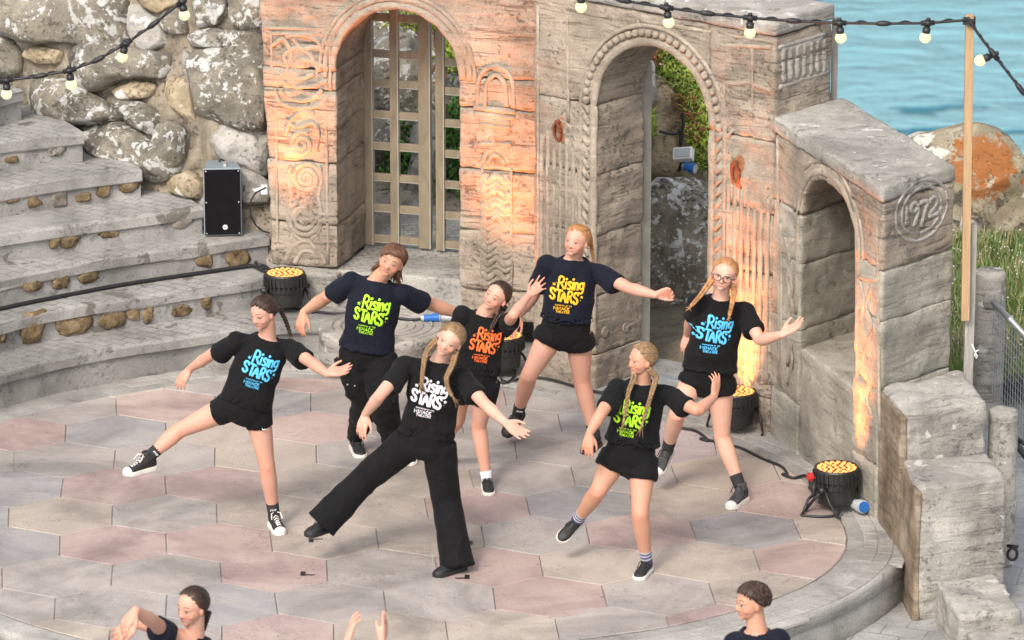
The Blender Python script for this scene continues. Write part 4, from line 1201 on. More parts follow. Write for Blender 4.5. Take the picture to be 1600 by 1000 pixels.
T4 = tier_line[2]; tn = np.gradient(T4, axis=0); ou = np.stack([tn[:, 1], -tn[:, 0], 0 * tn[:, 0]], 1); ou /= np.linalg.norm(ou, axis=1)[:, None]
cable([np.array([*(T4[i] + ou[i] * .035)[:2], .468]) for i in list(range(8, len(T4) - 4, 4)) + [len(T4) - 2]] + [at(424, 424, .468), at(428, 440, .462)], .014, 'thick black cable run along the foot of the third seating tier')
cable([at(x, y, .47) for x, y in ((400, 418), (412, 424), (424, 428), (418, 418), (405, 420), (398, 410), (408, 400))], .010, 'tangle of black cable at the foot of the left pier')
cable([aty(x, y, -.22) for x, y in ((416, 293), (400, 300), (391, 315), (391, 335), (399, 352), (412, 362), (422, 364))], .006, 'thin black lead hanging beside the loudspeaker')
cable([at(x, y, .665) for x, y in ((378, 344), (395, 347), (421, 350))], .007, 'black lead running from the loudspeaker to the pier')
wp = aty(413, 296, -.2)
sroot = thing('wall_socket', wp, 'small white cable socket on the rock beside the left pier', 'socket')
mb = MB(); mb.box(wp, (.022, .02, .03)); wobj('box', mb, MT['white_plastic'], sroot, bevel=.004)
mb = MB(); mb.tube([wp + np.array([-.02, -.01, .01]), wp + np.array([-.07, -.02, -.005])], .010, 8); wobj('lead', mb, MT['white_plastic'], sroot)

# loudspeaker
sp = at(347, 368, .66); sp[1] += .10
root = thing('loudspeaker', sp, 'black grilled loudspeaker standing on the seating tier beside the left pier', 'loudspeaker')
root.rotation_euler = (math.radians(-2), 0, math.radians(4))
fr = lambda z, w, wb, d: [(-w, -d, z), (w, -d, z), (wb, d, z), (-wb, d, z)]
mb = MB(); mb.loft([np.array(fr(.0, .128, .095, .125)), np.array(fr(.465, .128, .095, .125))])
cab = obj('cabinet', mb, plain('speaker_cabinet', (.20, .235, .26), .55), root, bevel=.010)
mb = MB(); mb.box((0, -.128, .232), (.119, .006, .222)); gr = obj('grille', mb, plain('speaker_grille', (.009, .009, .010), .95, spec=.05), root, bevel=.003)
mb = MB()
for x, z in ((-.108, .02), (.108, .02), (-.108, .445), (.108, .445), (-.108, .232), (.108, .232)): mb.ell((x, -.135, z), (.005, .003, .005), nu=8, nv=6)
obj('screw', mb, MT['grey_plastic'], gr)
mb = MB(); aa = np.linspace(0, 2 * math.pi, 25)[:-1]
mb.loft([np.stack([np.cos(aa) * .017 + .015, np.full_like(aa, -.1345), np.sin(aa) * .017 + .062], 1), np.stack([np.cos(aa) * .016 + .015, np.full_like(aa, -.138), np.sin(aa) * .016 + .062], 1)])
bd = obj('badge', mb, MT['white_plastic'], gr)
def flat_text(s, size, M, mat, parent, name='lettering', th=.001):
    cu = bpy.data.curves.new('t', 'FONT'); cu.body = s; cu.size = size; cu.align_x = 'CENTER'; cu.align_y = 'CENTER'; cu.extrude = th; cu.offset = size * .02
    o = bpy.data.objects.new('t', cu); COL.objects.link(o)
    dg = bpy.context.evaluated_depsgraph_get()
    me = bpy.data.meshes.new_from_object(o.evaluated_get(dg)); bpy.data.objects.remove(o)
    me.transform(M); me.materials.clear()
    return link(name, me, mat, parent)
flat_text('RCF', .014, Matrix.Translation((.015, -.139, .062)) @ Matrix.Rotation(math.pi / 2, 4, 'X'), MT['cable'], bd)
mb = MB(); mb.box((.02, -.03, .472), (.012, .05, .006)); mb.box((.02, -.085, .468), (.010, .010, .008)); obj('bracket', mb, MT['steel'], root, bevel=.002)
mb = MB(); mb.tube([(-.02, .05, .468), (.0, .05, .485), (.02, .05, .468)], .006, 6); obj('eyebolt', mb, MT['cable'], root)

# floodlight on the boulder with its blue plug
fp = aty(1068, 246, .02)
root = thing('floodlight', fp, 'small white floodlight propped on the dark boulder inside the open arch', 'floodlight')
R = np.array(Matrix.Rotation(math.radians(-22), 3, 'Z') @ Matrix.Rotation(math.radians(-38), 3, 'X') @ Matrix.Rotation(math.radians(-10), 3, 'Y'))
mb = MB(); mb.box(fp + [0, 0, .02], (.068, .03, .045), R); wobj('housing', mb, MT['white_plastic'], root, bevel=.008)
mb = MB(); mb.box(fp + R @ np.array([0, -.031, .0]) + [0, 0, .02], (.054, .004, .032), R); wobj('glass', mb, MT['grey_plastic'], root, bevel=.002)
mb = MB(); mb.tube([fp + [-.03, .02, -.10], fp + [-.01, .01, -.03]], .012, 8); mb.tube([fp + [.02, .02, -.09], fp + [.0, .01, -.03]], .009, 8); wobj('bracket', mb, MT['cable'], root, smooth=True)
plug('power_plug', fp + np.array([.01, -.02, -.055]), (.9, -.5, -.12), .036, .075, 'blue plug with a pale face beside the small white floodlight', MT['blue_plastic'], cap=MT['grey_plastic'])
cable([aty(x, y, .55) for x, y in ((1068, 235), (1062, 225), (1064, 200), (1058, 210), (1040, 208), (1030, 205))], .010, 'black cable over the rock above the floodlight')
cable([aty(x, y, .4) for x, y in ((1062, 240), (1065, 215), (1068, 190), (1066, 175))], .012, 'black cable hanging down the rock to the floodlight')

# ================================================================== RIGHT EDGE: POLE, POSTS, RAIL
pY = -3.78
pt_, pb_ = aty(1515, 23, pY), aty(1508, 500, pY)
root = thing('timber_pole', aty(1507, 640, pY), 'new pale timber pole fixed to a grey old post behind the date stone', 'pole')
mb = MB(); mb.tube([pb_, pt_], .0285, 4, ref=(.75, .65, 0)); V_, F_ = mb.arrays()
mb = MB(); axz = unit(pt_ - pb_); Rz = np.stack([[1, 0, 0], np.cross(axz, [1, 0, 0]), axz], 1)
mb.box((pt_ + pb_) / 2, (.024, .024, np.linalg.norm(pt_ - pb_) / 2), Rz); wobj('pole', mb, MT['timber'], root, bevel=.003)
o1, o2 = aty(1512, 350, pY + .06), aty(1508, 660, pY + .06)
mb = MB(); mb.box((o1 + o2) / 2 + [.018, 0, 0], (.028, .03, np.linalg.norm(o1 - o2) / 2)); wobj('old_post', mb, MT['old_timber'], root, bevel=.003)
kn = aty(1521, 545, pY - .02)
mb = MB(); mb.tube([kn + q for q in ([-.01, 0, .03], [.0, -.02, .01], [.012, -.02, -.02], [.022, -.02, -.04], [.018, -.02, -.055], [.006, -.02, -.035], [.012, -.02, -.01], [.03, -.02, .0])], .004, 6)
tag(obj('string_knot', mb, MT['white_plastic'], smooth=True), 'bit of white string knotted round the grey old post', 'string')
rp = thing('old_post', aty(1301, 175, -1.93), 'thin grey timber batten on the corner of the arcade behind the wing', 'batten')
b1, b2 = aty(1301.5, 30, -1.93), aty(1301.5, 175, -1.93)
mb = MB(); mb.box((b1 + b2) / 2 + [.01, 0, -.05], (.02, .02, np.linalg.norm(b1 - b2) / 2 + .06)); wobj('batten', mb, MT['old_timber'], rp, bevel=.002)

def round_post(x0, x1, ytop, ybot, zb, lab, seed):
    b = at((x0 + x1) / 2, ybot, zb); r = (x1 - x0) / 2 / 238
    z1 = zcol(b, ytop)
    aa = np.linspace(0, 2 * math.pi, 41)[:-1]
    cr = lambda k, z: np.stack([b[0] + np.cos(aa) * r * k, b[1] + np.sin(aa) * r * k, np.full_like(aa, z)], 1) + fbm(np.stack([np.cos(aa) * 2 + seed, np.sin(aa) * 2, np.full_like(aa, z * 6)], 1), 3)[:, None] * .004
    mb = MB(); mb.loft([cr(1.02, zb - .3)] + [cr(1.0, z) for z in np.linspace(zb, z1 - .03, 9)] + [cr(.97, z1 - .012), cr(.9, z1), cr(.3, z1 + .004)])
    tag(obj('round_post', mb, MT['concrete'], smooth=True), lab, 'concrete post', 'round concrete posts of the cliff railing'); return b, z1, r
b1_, zt1, r1_ = round_post(1516, 1566, 423, 634, LOW + .1, 'tall round concrete post behind the timber pole, with the handrail set in it', 1)
b2_, zt2, r2_ = round_post(1540, 1582, 640, 880, LOW + .02, 'shorter round concrete post beside the stepped wing', 2)
rs = aty(1551, 470, b1_[1] - r1_ - .0); re = aty(1640, 566, b1_[1] - 1.15)
hr = thing('handrail', rs, 'galvanised pipe handrail with wire mesh below it at the right edge', 'handrail')
mb = MB(); mb.tube([rs + (re - rs) * t for t in (0, .3, .301, .33, .331, 1.2)], [.019, .019, .023, .023, .019, .019], 12); wobj('pipe', mb, MT['steel'], hr, smooth=True)
mb = MB(); mb.add(*blob(rs, (1, 0, 0), (0, 0, 1), (0, -1, 0), .06, .06, .02, 3)); wobj('mortar_pad', mb, MT['rim'], hr, smooth=True)
mb = MB(); dr = (re - rs) * 1.15; hgt_ = .62
for k in range(27):
    t = k / 26; p = rs + dr * t; mb.tube([p + [0, 0, -.03], p + [0, 0, -hgt_]], .0022, 4)
for k in range(12):
    z = -.04 - k * (hgt_ - .04) / 11.5; mb.tube([rs + [0, 0, z], rs + dr + [0, 0, z]], .0022, 4)
wobj('wire_mesh', mb, MT['steel'], hr)
cable([at(x, y, .0) for x, y in ((1572, 672), (1584, 688), (1592, 700), (1604, 715))], .022, 'thick dark cable lying beside the path at the right edge')
cable([at(x, y, .02) for x, y in ((1568, 660), (1583, 680), (1600, 693))], .014, 'thin dark cable lying above the thick one at the right edge')
mb = MB(); c_ = aty(1582, 866, b2_[1] - .18); aa = np.linspace(0, 6.283, 25)
mb.tube([c_ + [.028 * math.cos(q), .0, .036 * math.sin(q)] for q in aa], .009, 8); mb.tube([c_ + [-.03, .02, .045], c_ + [.03, -.01, .05]], .011, 8)
tag(obj('shackle', mb, MT['black_metal'], smooth=True), 'dark iron shackle at the foot of the shorter round post', 'shackle')

# ================================================================== FESTOON LIGHTS
def festoon(lab, pts3, bulbs, group):
    P = np.array(pts3); n = len(P); t = np.arange(n); tt = np.linspace(0, n - 1, (n - 1) * 14 + 1)
    S = np.stack([np.interp(tt, t, P[:, k]) for k in range(3)], 1)
    for _ in range(10): S[1:-1] = (S[:-2] + 2 * S[1:-1] + S[2:]) / 4
    root = thing('festoon_string', P[0], lab, 'string lights', group)
    mb = MB(); mb.tube(S, .0085, 7)
    q = S + np.array([0, 0, .006]) + np.stack([np.zeros(len(S)), np.sin(np.arange(len(S)) * .9) * .008, np.cos(np.arange(len(S)) * .9) * .008], 1)
    mb.tube(q, .005, 5)
    cab_ = wobj('cable', mb, MT['cable'], root, smooth=True)
    pp = np.array([proj(s) for s in S])
    for (x, y, dx, dy) in bulbs:
        i = int(np.argmin((pp[:, 0] - x) ** 2 + (pp[:, 1] - y) ** 2)); c = S[i]
        d = unit(np.array([dx, 0, -dy]))
        mb = MB(); mb.tube([c - d * .012, c + d * .012], [.026, .026], 12); mb.tube([c + d * .008, c + d * .03, c + d * .031, c + d * .068], [.017, .017, .024, .022], 12)
        tv = unit(S[min(i + 3, len(S) - 1)] - S[max(i - 3, 0)]); mb.tube([c - tv * .04, c + tv * .04], .016, 8); mb.tube([c - d * .03, c - d * .01], [.012, .016], 8)
        hd = wobj('lamp_holder', mb, MT['cable'], root, smooth=True)
        mb = MB(); b_ = c + d * .088
        mb.ell(b_, (.034, .034, .034), nu=18, nv=12); wobj('bulb', mb, MT['bulb'], root, smooth=True)
    for k in range(len(bulbs) - 1):
        (x0, y0, *_), (x1, y1, *_) = bulbs[k], bulbs[k + 1]
        i = int(np.argmin((pp[:, 0] - (x0 + x1) / 2) ** 2 + (pp[:, 1] - (y0 + y1) / 2) ** 2)); i = min(max(i, 2), len(S) - 3)
        mb = MB(); tv = unit(S[i + 2] - S[i - 2]); mb.tube([S[i] - tv * .045, S[i] - tv * .02, S[i] + tv * .02, S[i] + tv * .045], [.010, .017, .017, .010], 8); wobj('clip', mb, MT['cable'], root, smooth=True)
fy = -2.6
festoon('string of lit festoon bulbs rising across the rock wall at top left', [aty(x, y, fy) for x, y in ((-160, 128), (-60, 131), (0, 126), (50, 121), (110, 110), (150, 95), (197, 68), (240, 38), (285, 2), (330, -40), (400, -110))], [(12, 124, -.05, 1), (110, 110, .08, 1), (197, 68, -.3, 1), (284, 3, .12, 1)], 'festoon light strings')
fy2 = -3.83
festoon('string of lit festoon bulbs from the arcade top to the timber pole', [aty(x, y, fy2 + .0) for x, y in ((760, -50), (840, -26), (908, -12), (975, 1), (1042, 12), (1105, 21), (1172, 28), (1240, 33), (1312, 36), (1380, 37), (1450, 36), (1514, 31))], [(908, -12, 0, 1), (1042, 12, .14, 1), (1172, 28, 0, 1), (1312, 36, .1, 1), (1450, 36, -.15, 1)], 'festoon light strings')
festoon('string of festoon bulbs slanting down from the timber pole to the right edge', [aty(x, y, fy2 - t) for x, y, t in ((1514, 31, 0), (1532, 58, .02), (1553, 85, .04), (1576, 115, .06), (1600, 146, .08), (1650, 205, .12), (1700, 255, .16))], [(1553, 85, -1, .45), (1640, 193, -1, .4)], 'festoon light strings')
mb = MB(); kt = aty(1515, 34, fy2)
for q in range(4): mb.tube([kt + [.034 * math.cos(a_), .034 * math.sin(a_) + .03, .012 * q - .02 + .006 * math.sin(a_ * 2)] for a_ in np.linspace(0, 6.3, 17)], .005, 5)
tag(obj('cable_tie', mb, MT['cable'], smooth=True), 'black tie lashing the festoon cable to the top of the timber pole', 'cable tie')
# ================================================================== PEOPLE
def skin_mat(name, c):
    m, nt, b = mat_new(name)
    g = N(nt, 'ShaderNodeTexCoord')
    n = noise_n(nt, g.outputs['Object'], 9, 4, 0.6)
    n2 = noise_n(nt, g.outputs['Object'], 160, 2, 0.5)
    col = mixc(nt, ramp(nt, n, [(0.35, 0.0), (0.7, 0.45)]), c, (c[0] * 1.0, c[1] * .80, c[2] * .76))
    fl_ = N(nt, 'ShaderNodeAttribute', attribute_name='flush')
    col = mixc(nt, fl_.outputs['Fac'], col, (c[0] * .98, c[1] * .66, c[2] * .60))
    nt.links.new(col, b.inputs['Base Color'])
    b.inputs['Roughness'].default_value = 0.52; b.inputs['Specular IOR Level'].default_value = 0.4
    b.inputs['Subsurface Weight'].default_value = 0.12; b.inputs['Subsurface Radius'].default_value = (.01, .004, .002)
    bp = N(nt, 'ShaderNodeBump', Strength=0.15, Distance=0.002); nt.links.new(n2, bp.inputs['Height']); nt.links.new(bp.outputs[0], b.inputs['Normal'])
    return m
def hair_mat(name, c):
    m, nt, b = mat_new(name)
    g = N(nt, 'ShaderNodeTexCoord')
    n = noise_n(nt, g.outputs['Object'], 38, 4, 0.65, 0.6)
    col = mixc(nt, ramp(nt, n, [(0.3, 0.0), (0.7, 1.0)]), tuple(x * .55 for x in c), tuple(x * 1.35 for x in c))
    nt.links.new(col, b.inputs['Base Color']); b.inputs['Roughness'].default_value = 0.42; b.inputs['Specular IOR Level'].default_value = 0.45
    bp = N(nt, 'ShaderNodeBump', Strength=0.5, Distance=0.003); nt.links.new(noise_n(nt, g.outputs['Object'], 120, 3, 0.6, 1.0), bp.inputs['Height']); nt.links.new(bp.outputs[0], b.inputs['Normal'])
    return m
def cloth_mat(name, c, var=.18):
    m, nt, b = mat_new(name)
    g = N(nt, 'ShaderNodeTexCoord')
    n = noise_n(nt, g.outputs['Object'], 6, 5, 0.6)
    col = mixc(nt, 1.0, c, ramp(nt, n, [(0.3, 1 - var), (0.7, 1 + var)]), 'MULTIPLY')
    nt.links.new(col, b.inputs['Base Color']); b.inputs['Roughness'].default_value = 0.85; b.inputs['Specular IOR Level'].default_value = 0.2
    b.inputs['Sheen Weight'].default_value = 0.03; b.inputs['Sheen Roughness'].default_value = .5
    h = mathn(nt, 'ADD', mathn(nt, 'MULTIPLY', noise_n(nt, g.outputs['Object'], 11, 4, 0.55, 1.5), 1.0), mathn(nt, 'MULTIPLY', noise_n(nt, g.outputs['Object'], 320, 2, 0.5), .05))
    bp = N(nt, 'ShaderNodeBump', Strength=0.7, Distance=0.02); nt.links.new(h, bp.inputs['Height']); nt.links.new(bp.outputs[0], b.inputs['Normal'])
    return m
SK = {'pink': skin_mat('skin_pink', (.57, .325, .24)), 'tan': skin_mat('skin_tan', (.53, .295, .20)), 'fair': skin_mat('skin_fair', (.61, .375, .285))}
HM = {'dark': hair_mat('hair_dark_brown', (.042, .022, .014)), 'brown': hair_mat('hair_brown', (.115, .052, .026)), 'blonde': hair_mat('hair_blonde', (.40, .26, .12)), 'ginger': hair_mat('hair_strawberry', (.42, .21, .085)), 'dkblonde': hair_mat('hair_dark_blonde', (.25, .155, .075))}
CM = {'black': cloth_mat('black_cotton', (.0055, .0055, .006)), 'navy': cloth_mat('navy_cotton', (.0055, .0075, .016)), 'black2': cloth_mat('black_jersey', (.005, .005, .0055)), 'sockw': plain('white_sock', (.72, .72, .72), .8), 'sockb': plain('black_sock', (.02, .02, .022), .85), 'sockn': plain('navy_sock', (.05, .05, .12), .85), 'sockg': plain('grey_band', (.42, .42, .46), .85)}
PRM = {'blue': (.10, .52, .86), 'green': (.42, .82, .02), 'white': (.86, .80, .86), 'amber': (.95, .52, .02), 'orange': (.92, .17, .035)}
PR = {k: plain('print_' + k, c, .6, var=.05) for k, c in PRM.items()}
MT['shoe_black'] = plain('shoe_black', (.014, .014, .015), .6, bump=.2, scale=200)
MT['shoe_grey'] = plain('shoe_grey', (.055, .055, .055), .8, var=.25, scale=40)
MT['shoe_white'] = plain('shoe_white', (.74, .71, .65), .6, var=.08)
MT['lip'] = plain('lip', (.52, .21, .19), .45, var=.1)
MT['brow'] = plain('brow', (.17, .10, .065), .8)
MT['fair_brow'] = plain('fair_brow', (.36, .22, .14), .8)
MT['mouth_line'] = plain('mouth_line', (.28, .10, .085), .7)
MT['cheek'] = plain('cheek', (.66, .34, .28), .6)
MT['eye_white'] = plain('eye_white', (.52, .49, .47), .3, var=.03)
MT['iris'] = plain('iris', (.045, .040, .038), .25)
MT['frame'] = plain('glasses_frame', (.03, .018, .035), .3)

def basis(R_lat, up):
    up = unit(up); lat = unit(R_lat - (R_lat @ up) * up); fwd = np.cross(lat, up)
    return lat, fwd, up
def lin(a, b, n): return [a + (b - a) * t for t in np.linspace(0, 1, n)]
def limb(mb, P, R, n=14, sub=5):
    """a tapering limb through joints P with radii R, rounded at the joints"""
    P = np.array(P, float); k = len(P); t = np.arange(k); tt = np.linspace(0, k - 1, (k - 1) * sub + 1)
    S = np.stack([np.interp(tt, t, P[:, i]) for i in range(3)], 1); r = np.interp(tt, t, R)
    for _ in range(1): S[1:-1] = (S[:-2] + 4 * S[1:-1] + S[2:]) / 6
    mb.tube(S, r, n)
    mb.ell(P[0], (R[0],) * 3, nu=12, nv=8); mb.ell(P[-1], (R[-1],) * 3, nu=12, nv=8)
def superring(c, ax, ay, lat, fwd, n=36, e=2.4):
    a = np.arange(n) * 2 * math.pi / n
    x = np.sign(np.cos(a)) * np.abs(np.cos(a)) ** (2 / e); y = np.sign(np.sin(a)) * np.abs(np.sin(a)) ** (2 / e)
    return c + x[:, None] * lat * ax + y[:, None] * fwd * ay

def hand(mb, W, d, n, side, k, curl=(.25, .3, .3, .35), thumb=.6, spread=1.0):
    """palm, four jointed fingers and a thumb; d points along the hand, n out of the palm, side (+1/-1) where the thumb is"""
    d = unit(d); n = unit(n - (n @ d) * d); s = np.cross(d, n) * side
    rings = []
    for t, w, h in ((-.012, .021, .018), (.02, .027, .0175), (.05, .036, .0155), (.078, .0385, .0125), (.092, .034, .009)):
        rings.append(superring(W + d * t * k, w * k, h * k, s, n, 16, 2.6))
    mb.loft(rings)
    F = [(.028, .066, .0076, 5), (.0095, .074, .0080, 1.5), (-.0095, .069, .0077, -2), (-.028, .055, .0068, -7)]
    for i, (off, L, r, sp) in enumerate(F):
        a = math.radians(sp * 1.5 * spread)
        dd = d * math.cos(a) + s * math.sin(a)
        p = W + (d * (.086 - abs(i - 1.2) * .003) + s * off) * k
        pts = [p - dd * .02 * k, p]; c = curl[i]
        for seg, fr in enumerate((.45, .32, .23)):
            c_ = c * (1.0, 2.1, 2.9)[seg]
            q = dd * math.cos(c_) + n * math.sin(c_)
            p = p + q * L * fr * k; pts.append(p)
        mb.tube(np.array(pts), np.array([r * 1.1, r * 1.08, r, r * .93, r * .78]) * k, 10)
        mb.ell(pts[-1], (r * .8 * k,) * 3, nu=8, nv=6)
    p0 = W + (d * .018 + s * .017 + n * .006) * k
    t1 = unit(d * .75 + s * thumb + n * .25); t2 = unit(d * .95 + s * thumb * .45 + n * .3); t3 = unit(d + s * thumb * .1 + n * .35)
    pts = [p0, p0 + t1 * .040 * k, p0 + (t1 * .040 + t2 * .030) * k, p0 + (t1 * .040 + t2 * .030 + t3 * .024) * k]
    mb.tube(np.array(pts), np.array([.0135, .0105, .0088, .0072]) * k, 10); mb.ell(pts[-1], (.0073 * k,) * 3, nu=8, nv=6)

def head_frame(yaw, pitch, roll):
    y, p, r = (math.radians(a) for a in (yaw, pitch, roll))
    f0 = np.array([math.sin(y), -math.cos(y), 0]); z = np.array([0, 0, 1.0])
    F = f0 * math.cos(p) - z * math.sin(p); U = z * math.cos(p) + f0 * math.sin(p)
    Rr = np.array([[math.cos(r), 0, math.sin(r)], [0, 1, 0], [-math.sin(r), 0, math.cos(r)]])
    F, U = Rr @ F, Rr @ U
    return np.cross(U, F) * -1 if False else np.cross(F, U) * -1, F, U
def head_pieces(mb, H, X, F, U, hh, fat=1.0):
    R = np.stack([X, F, U], 1)
    P = lambda x, y, z: H + (X * x + F * y + U * (z - .5)) * hh
    mb.ell(P(0, -.06, .63), np.array((.345, .43, .375)) * hh, R, 28, 18)
    mb.ell(P(0, .09, .44), np.array((.285 * fat, .29, .36)) * hh, R, 24, 16)
    mb.ell(P(0, .11, .25), np.array((.225 * fat, .235, .19)) * hh, R, 20, 14)
    mb.ell(P(0, .245, .105), np.array((.095 * fat, .085, .075)) * hh, R, 14, 10)
    for s in (-1, 1):
        mb.ell(P(s * .15 * fat, .21, .345), np.array((.115, .12, .115)) * hh, R, 14, 10)
        mb.tube([P(s * .03, .368, .565), P(s * .12, .352, .575), P(s * .22, .27, .555)], np.array([.038, .042, .036]) * hh, 8)
        mb.ell(P(s * .050, .362, .322), np.array((.040, .040, .032)) * hh, R, 10, 8)
        Re = R @ np.array(Matrix.Rotation(s * -.35, 3, 'Z'))
        mb.ell(P(s * .335, -.03, .44), np.array((.030, .075, .115)) * hh, Re, 12, 10)
        mb.ell(P(s * .325, -.01, .365), np.array((.022, .035, .045)) * hh, Re, 10, 8)
    mb.tube([P(0, .34, .56), P(0, .365, .47), P(0, .395, .39), P(0, .415, .335)], np.array([.032, .036, .042, .044]) * hh, 10)
    mb.ell(P(0, .418, .330), np.array((.046, .042, .040)) * hh, R, 12, 8)
    mb.tube([P(-.085, .292, .205), P(0, .322, .213), P(.085, .292, .205)], np.array([.016, .025, .016]) * hh, 8)
    mb.tube([P(-.075, .288, .165), P(0, .316, .160), P(.075, .288, .165)], np.array([.016, .026, .016]) * hh, 8)
    return P

def face_patch(bvh, P, F, outline, off, hh):
    """a thin patch lying on the face: outline points (x, z) in head units, thrown onto the skin from in front"""
    V = []; O = np.array(outline); c = O.mean(0)
    rings = [c + (O - c) * k for k in (.02, .5, 1.0)]
    for k, Rg in enumerate(rings):
        for x, z in Rg:
            o = P(x, .62, z); hit = bvh.ray_cast(Vector(o), Vector(-F))
            q = np.array(hit[0]) if hit[0] is not None else P(x, .3, z)
            V.append(q + F * off * hh * (1.0 if k < 2 else .15))
    n = len(O); Fc = [tuple(range(n))[::-1]]
    for i in range(2):
        for j in range(n): Fc.append((i * n + j, i * n + (j + 1) % n, (i + 1) * n + (j + 1) % n, (i + 1) * n + j))
    return V, Fc
def almond(cx, cz, w, h, tilt=0.0, n=14, low=.8):
    out = []
    for k in range(n):
        a = 2 * math.pi * k / n; x = math.cos(a); y = math.sin(a) * (1 - abs(x) ** 3 * .5)
        y = y * h if y > 0 else y * h * low
        out.append((cx + x * w, cz + y + x * w * tilt))
    return out

def braid(mb, pts, r0, r1, turns, tail=.05):
    """a real three-strand plait along pts, with a loose tail"""
    P = np.array(pts, float); n = len(P); t = np.arange(n); m = 90
    tt = np.linspace(0, n - 1, m)
    S = np.stack([np.interp(tt, t, P[:, k]) for k in range(3)], 1)
    for _ in range(8): S[1:-1] = (S[:-2] + 2 * S[1:-1] + S[2:]) / 4
    T = np.gradient(S, axis=0); T /= np.linalg.norm(T, axis=1)[:, None]
    ref = np.array([0, -1.0, .2])
    A = ref - (T @ ref)[:, None] * T; A /= np.linalg.norm(A, axis=1)[:, None]; B = np.cross(T, A)
    s = np.linspace(0, 1, m); r = r0 + (r1 - r0) * s
    for k in range(3):
        ph = 2 * math.pi * (turns * s + k / 3)
        q = S + B * (np.sin(ph) * r * .95)[:, None] + A * (np.sin(2 * ph) * r * .5)[:, None]
        mb.tube(q, r * .62, 8)
    e = S[-1]; dd = T[-1]
    for k in range(7):
        o = rng.normal(size=3) * r1 * .5; o2 = rng.normal(size=3) * r1 * 1.6
        mb.tube([e + o * .3, e + dd * tail * .5 + o, e + dd * tail * rng.uniform(.8, 1.2) + o2], [r1 * .55, r1 * .45, .0012], 5)
    mb.tube([e - dd * .006, e + dd * .006], r1 * 1.15, 10)

def shoe(root, A, t, u, shank, k, kind, lab=None):
    """one shoe: upper, sole, laces, toe cap; A ankle, t towards the toe, u up out of the foot"""
    t = unit(t); u = unit(u - (u @ t) * t); s = np.cross(t, u)
    base = A - u * .078 * k
    def prof(x):                                      # half-width and lateral shift along the foot
        X = np.array([-.062, -.045, -.01, .05, .10, .135, .158, .168]); W = np.array([.016, .029, .033, .034, .040, .038, .027, .012])
        return np.interp(x, X, W)
    xs = [-.062, -.055, -.035, -.01, .02, .05, .08, .105, .13, .15, .163, .168]
    hts = dict(high=[.06, .098, .118, .128, .118, .086, .066, .056, .048, .042, .034, .02], low=[.045, .074, .083, .084, .080, .070, .060, .052, .045, .038, .03, .018])['high' if kind in ('converse', 'grey') else 'low']
    upm = MT['shoe_grey'] if kind == 'grey' else MT['shoe_black']
    rings = []
    for x, h in zip(xs, hts):
        w = prof(x); ring_ = []
        for q in range(14):
            a = 2 * math.pi * q / 14; c_, s_ = math.cos(a), math.sin(a)
            z = .012 + (h - .012) * (.5 + .5 * s_)
            ww = w * abs(c_) ** .55 * (1 - .42 * max(0, s_) * min(1, h / .09))
            ring_.append(base + t * x * k + s * math.copysign(ww, c_) * k + u * z * k)
        rings.append(ring_)
    mb = MB(); mb.loft(rings)
    if kind in ('converse', 'grey'): mb.tube([A - u * .02 * k, A + u * .045 * k], [.038 * k, .036 * k], 14)
    V, No, Q = remesh(mb, .0065, 2)
    sh = keep(link('shoe', fast_quads('shoe', V, Q), upm), root)
    if lab: sh['label'] = lab
    solem = MT['shoe_black'] if kind == 'black' else MT['shoe_white']
    out = [(x, prof(x) + .004) for x in np.linspace(-.06, .168, 16)]
    pts = [base + t * x * k + s * w * k for x, w in out] + [base + t * x * k - s * w * k for x, w in out[::-1]]
    top = .024 if kind != 'runner' else .022
    c0 = np.mean(pts, axis=0); pts = np.array(pts)
    mb = MB(); mb.loft([c0 + (pts - c0) * .96 - u * .002 * k, pts + u * .003 * k, pts + u * (top - .004) * k, c0 + (pts - c0) * .975 + u * top * k])
    o = keep(obj('sole', mb, solem, fix=True), root); o.parent = sh; o.matrix_parent_inverse = Matrix()
    o.matrix_parent_inverse = Matrix.Translation(Vector((0, 0, 0)))
    sub = [o]
    if kind in ('converse', 'grey'):
        mb = MB(); Rf = np.stack([s, t, u], 1); mb.ell(base + t * .137 * k + u * .024 * k, np.array((.037, .034, .024)) * k, Rf, 14, 10)
        sub.append(obj('toe_cap', mb, MT['shoe_white'], smooth=True))
    mb = MB(); lm = MT['shoe_white'] if kind == 'converse' else MT['shoe_black']
    for j in range(6):
        x = .118 - j * .017; h = np.interp(x, xs, hts) + .002; w = .017
        for sg in (-1, 1):
            mb.tube([base + (t * x + s * sg * w + u * (h - .008)) * k, base + (t * (x - .006) + u * (h + .002)) * k, base + (t * (x - .013) - s * sg * w + u * (h - .004)) * k], .0034 * k, 5)
    x = .03; h = np.interp(x, xs, hts)
    for sg in (-1, 1): mb.tube([base + (t * x + u * (h + .004)) * k, base + (t * (x + .02) + s * sg * .028 + u * h) * k, base + (t * (x + .045) + s * sg * .034 + u * (h - .03)) * k], .0034 * k, 5)
    sub.append(obj('laces', mb, lm, smooth=True))
    for c in sub: c.parent = sh; c.matrix_parent_inverse = Matrix()
    return sh

